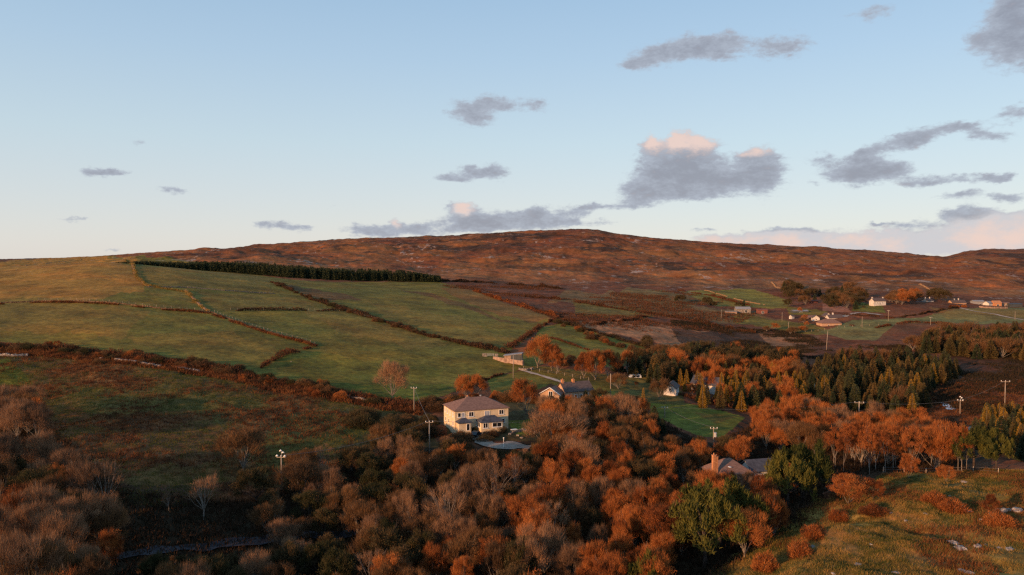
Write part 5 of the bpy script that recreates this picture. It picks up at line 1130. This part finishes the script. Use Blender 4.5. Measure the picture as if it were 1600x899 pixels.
for a in (-.8, .8):
    for b in (-.4, .4): obj('leg', MB().box((a, b, .35), (.07, .07, .72)).me('leg'), M['metal'], e)
for i, (px, py, lab) in enumerate([(796, 679, 'grey garden boulder left of the pale table'), (809, 680, 'grey garden boulder on the edge of the gravel drive'), (815, 683, 'grey garden rock furthest along the drive edge')]):
    g = G(px, py); o = obj('boulder', rock_me(70 + i, .9, .7, .6), M['stonew']); o.location = (g[0], g[1], g[2] + .15); tag(o, lab, 'boulder')
g = G(787, 703); e = empty('lamp_post', tuple(g), 0, 'thin pale post standing on the gravel drive', 'lamp post'); obj('post', MB().tube([(0, 0, -.3), (0, 0, 2.6)], .06, 8).me('post'), M['frame'], e); obj('lamp_head', MB().tube([(0, 0, 2.6), (0, 0, 2.75), (0, 0, 2.95)], [.1, .2, .12], 8).me('lamp_head'), M['frame'], e)
g = at(1222, 732, 176); e = empty('satellite_dish', (g[0], g[1], gz(g[0], g[1])), 0, 'white round dish on a mast behind the green pines', 'dish')
hz = at(1222, 714, 176)[2] - gz(g[0], g[1]); obj('mast', MB().tube([(0, 0, -.5), (0, 0, hz)], .05, 6).me('mast'), M['metal'], e)
d_ = MB(); n = 14; V = [(0, .12, 0)] + [(.55 * cos(2 * pi * i / n), -.12, .6 * sin(2 * pi * i / n)) for i in range(n)] + [(0, .2, 0)] + [(.55 * cos(2 * pi * i / n), -.09, .6 * sin(2 * pi * i / n)) for i in range(n)]
d_.add(V, (), [(0, 1 + i, 1 + (i + 1) % n) for i in range(n)] + [(n + 1, n + 2 + (i + 1) % n, n + 2 + i) for i in range(n)]); do_ = obj('dish', d_.me('dish', True), M['frame'], e); do_.location = (0, -.1, hz)
g = G(823, 670)
tp('darkshrub', 777, 712, 12, 'small dark pointed bush at the front edge of the gravel drive', 1.0)
tp('darkshrub', 757, 690, 10, 'rounded dark bush on the island in the gravel drive', 1.6)
tp('brownshrub', 768, 682, 12, 'brown bush before the large sun porch', 1.6)
tp('darkshrub', 741, 676, 14, 'dark climbing bush between the two porches', .7)
tp('darkshrub', 783, 674, 14, 'dark bush at the right end of the cream house', .9)
tp('brownshrub', 723, 690, 18, 'brown bush in front of the small porch', 1.3)
tp('brownshrub', 706, 694, 20, 'brown bush under the left corner of the cream house', 1.5)

# ------------------------------------------------------------------ set every plant out
MARKS = [('the cream house', 738, 655), ('the gravel drive', 785, 698), ('the lone birch', 613, 600), ('the lone white-fitted pole', 440, 735), ('the two-armed pole', 647, 625), ('the slate-roofed house', 895, 605), ('the white cottage', 1049, 607),
         ('the blue-roofed cottage', 1105, 600), ('the insulator pole', 1040, 650), ('the transformer pole', 1117, 676), ('the tall orange chimney', 1112, 720), ('the large green pine', 1110, 830), ('the round rust shrub', 1325, 762), ('the thick T-shaped pole', 1342, 640),
         ('the white stream', 1480, 634), ('the tall T-shaped pole', 1570, 612), ('the two yellow-green pines', 1543, 700), ('the field shed', 800, 560), ('the lone white cottage', 1371, 472), ('the cream bungalow', 1295, 505), ('the bottom left corner', 0, 890), ('the left edge', 0, 700), ('the top of the left wood', 60, 640),
         ('the short pole in the wood', 775, 740), ('the big pinkish bare tree', 860, 672), ('the bottom centre', 740, 890), ('the bottom edge left of centre', 440, 890), ('the dark road', 280, 858), ('the leaning pale pole', 1293, 530), ('the far grey barn', 1160, 486), ('the caravan', 992, 591),
         ('the white satellite dish', 1222, 714), ('the sloping green paddock', 1090, 658), ('the brown clearing', 1210, 545), ('the far two-chimney house', 1446, 472), ('the far right conifer belt', 1600, 545), ('the bottom edge right of centre', 1000, 890), ('the white-limbed bare tree', 700, 820),
         ('the kinked stone bank', 495, 541), ('the long diagonal hedge', 600, 503), ('the bracken bank end', 60, 548), ('the bracken bank middle', 290, 575), ('the far pale fields', 1400, 510), ('the middle of the plantation', 1380, 600), ('the plantation front', 1300, 620), ('the pale trunks', 1420, 715), ('the upper green strip', 950, 540), ('the conifer belt start', 1440, 535), ('the conifer belt middle', 1520, 535), ('the plantation back', 1350, 570), ('the plantation end', 1480, 590), ('the dark road end', 200, 868), ('the wood under the drive', 800, 750), ('the wood by the insulator pole', 1000, 700), ('the bright wood', 950, 800), ('the rust canopy', 1240, 680), ('the dark bank', 600, 670), ('the dark belt above the cottages', 1130, 570), ('the mixed trees', 1225, 600), ('the golden trees', 1180, 622), ('the hedge junction', 545, 487), ('the bank corner', 430, 585)]
def side_of(dx, dy):
    d = hypot(dx, dy)
    if d < 14: return 'right beside'
    a = math.degrees(atan2(-dy, dx)) % 360
    w = ['right of', 'up and right of', 'above', 'up and left of', 'left of', 'down and left of', 'below', 'down and right of'][int((a + 22.5) // 45) % 8]
    return ('just ' if d < 42 else '' if d < 75 else 'well ') + w
def finish_plants():
    for t in TREES:
        a, b = project(t['x'], t['y'], t['z'] + t['h'] * .6); t['px'], t['py'] = float(a), float(b)
        inside = -10 < a < 1610 and b < 925
        t['score'] = 1e3 if t['hero'] else (t['h'] / t['y'] if inside else -1)
    chosen, rest = [], []
    for names in (('tree', 'bare_tree', 'slender_tree'), ('conifer_tree',), ('larch_tree',), ('pine_tree',), ('shrub',)):
        g = sorted([t for t in TREES if NAMES[t['kind']] in names], key=lambda t: -t['score'])
        keep = [t for t in g[:298] if t['score'] > 0]; chosen += keep; rest += g[len(keep):] if len(g) > 298 else [t for t in g if t['score'] <= 0]
    lab = {}
    for t in chosen:
        if t['label']: continue
        m = min(MARKS, key=lambda m: hypot(m[1] - t['px'], m[2] - t['py'])); w = side_of(t['px'] - m[1], t['py'] - m[2])
        t['label'] = f"{SHORT[t['kind']]} {w} {m[0]}"; t['group'] = (SHORT[t['kind']] + 's around ' + m[0]).replace('larchs', 'larches'); lab.setdefault(t['label'], []).append(t)
    for l, ts in lab.items():
        ts.sort(key=lambda t: t['px'])
        if len(ts) == 2: ts[0]['label'] = 'left of two: ' + l; ts[1]['label'] = 'right of two: ' + l
        if len(ts) == 3:
            for t, p in zip(ts, ('left', 'middle', 'right')): t['label'] = p + ' of three: ' + l
        if len(ts) in (4, 5):
            hs = sorted(ts, key=lambda t: t['py']); mid = [t for t in ts if t not in (hs[0], hs[-1])]
            hs[0]['label'] = 'uppermost ' + l; hs[-1]['label'] = 'lowest-standing ' + l
            for t, p in zip(sorted(mid, key=lambda t: t['px']), ('inner left', 'middle', 'inner right') if len(mid) == 3 else ('inner left', 'inner right')): t['label'] = p + ' ' + l
    for t in chosen:
        for a_, b_ in ((' just', ''), (' leafless', ''), (' twiggy', ''), (' standing', ''), (' well', ''), ('the middle of ', '')):
            if len(t['label'].replace('-', ' ').split()) > 16: t['label'] = t['label'].replace(a_, b_, 1)
        rs = random.Random(int(t['x'] * 977 + t['y'] * 131) & 0xffffff); kind = t['kind']
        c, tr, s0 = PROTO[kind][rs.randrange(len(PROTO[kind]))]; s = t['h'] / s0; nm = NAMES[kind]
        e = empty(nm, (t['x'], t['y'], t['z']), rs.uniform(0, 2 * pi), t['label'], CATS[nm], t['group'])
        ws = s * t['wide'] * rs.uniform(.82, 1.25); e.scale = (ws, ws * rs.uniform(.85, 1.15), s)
        for part, me in (('trunk', tr), ('crown', c)):
            o = bpy.data.objects.new(part, me); o.parent = e; col.objects.link(o)
    cache = {}
    def arr(me):
        if me.name not in cache:
            n = len(me.vertices); V = np.empty(n * 3, np.float32); me.vertices.foreach_get('co', V); V = V.reshape(-1, 3)
            L = np.empty(len(me.loops), np.int32); me.loops.foreach_get('vertex_index', L)
            St = np.empty(len(me.polygons), np.int32); me.polygons.foreach_get('loop_start', St); T_ = np.empty(len(me.polygons), np.int32); me.polygons.foreach_get('loop_total', T_)
            tri = St[T_ == 3]; qd = St[T_ == 4]
            cache[me.name] = (V[L[tri[:, None] + np.arange(3)]], V[L[qd[:, None] + np.arange(4)]])
        return cache[me.name]
    for nm, label, names in (('background_trees', 'leafless and rust-coloured trees filling the gaps of the wood', ('tree', 'bare_tree', 'slender_tree')), ('background_conifers', 'smaller conifers filling the back of the plantations', ('conifer_tree', 'larch_tree')), ('background_shrubs', 'small dark shrubs among the hedges', ('shrub', 'pine_tree'))):
        ts = [t for t in rest if NAMES[t['kind']] in names]
        if not ts: continue
        print(nm, len(ts)); rr = np.random.RandomState(9); Ts, Qs, mt, mq, mats = [], [], [], [], []
        for t in ts:
            c, tr, s0 = PROTO[t['kind']][rr.randint(len(PROTO[t['kind']]))]; a = rr.uniform(0, 2 * pi); s = t['h'] / s0; w = s * t['wide']
            for me, f in ((c, .45 if t['score'] > 0 else .2), (tr, 1.)):
                m = me.materials[0]
                if m not in mats: mats.append(m)
                A, B = arr(me)
                for src, dst, mi in ((A, Ts, mt), (B, Qs, mq)):
                    k = rr.rand(len(src)) < f; P = src[k].astype(float); C = P[..., 0] * cos(a) - P[..., 1] * sin(a); D = P[..., 0] * sin(a) + P[..., 1] * cos(a)
                    if f < 1 and len(P):
                        ctr = P.mean(1, keepdims=True); P = ctr + (P - ctr) * 1.35; C = P[..., 0] * cos(a) - P[..., 1] * sin(a); D = P[..., 0] * sin(a) + P[..., 1] * cos(a)
                    dst.append(np.stack([C * w + t['x'], D * w + t['y'], P[..., 2] * s + t['z']], -1)); mi.append(np.full(len(P), mats.index(m)))
        T_ = np.concatenate(Ts); Q_ = np.concatenate(Qs); nT = len(T_) * 3
        me = mesh(nm, np.concatenate([T_.reshape(-1, 3), Q_.reshape(-1, 3)]), np.arange(nT).reshape(-1, 3), nT + np.arange(len(Q_) * 4).reshape(-1, 4), matidx=np.concatenate(mt + mq))
        tag(obj(nm, me, mats), label, None, kind='stuff')
finish_plants()
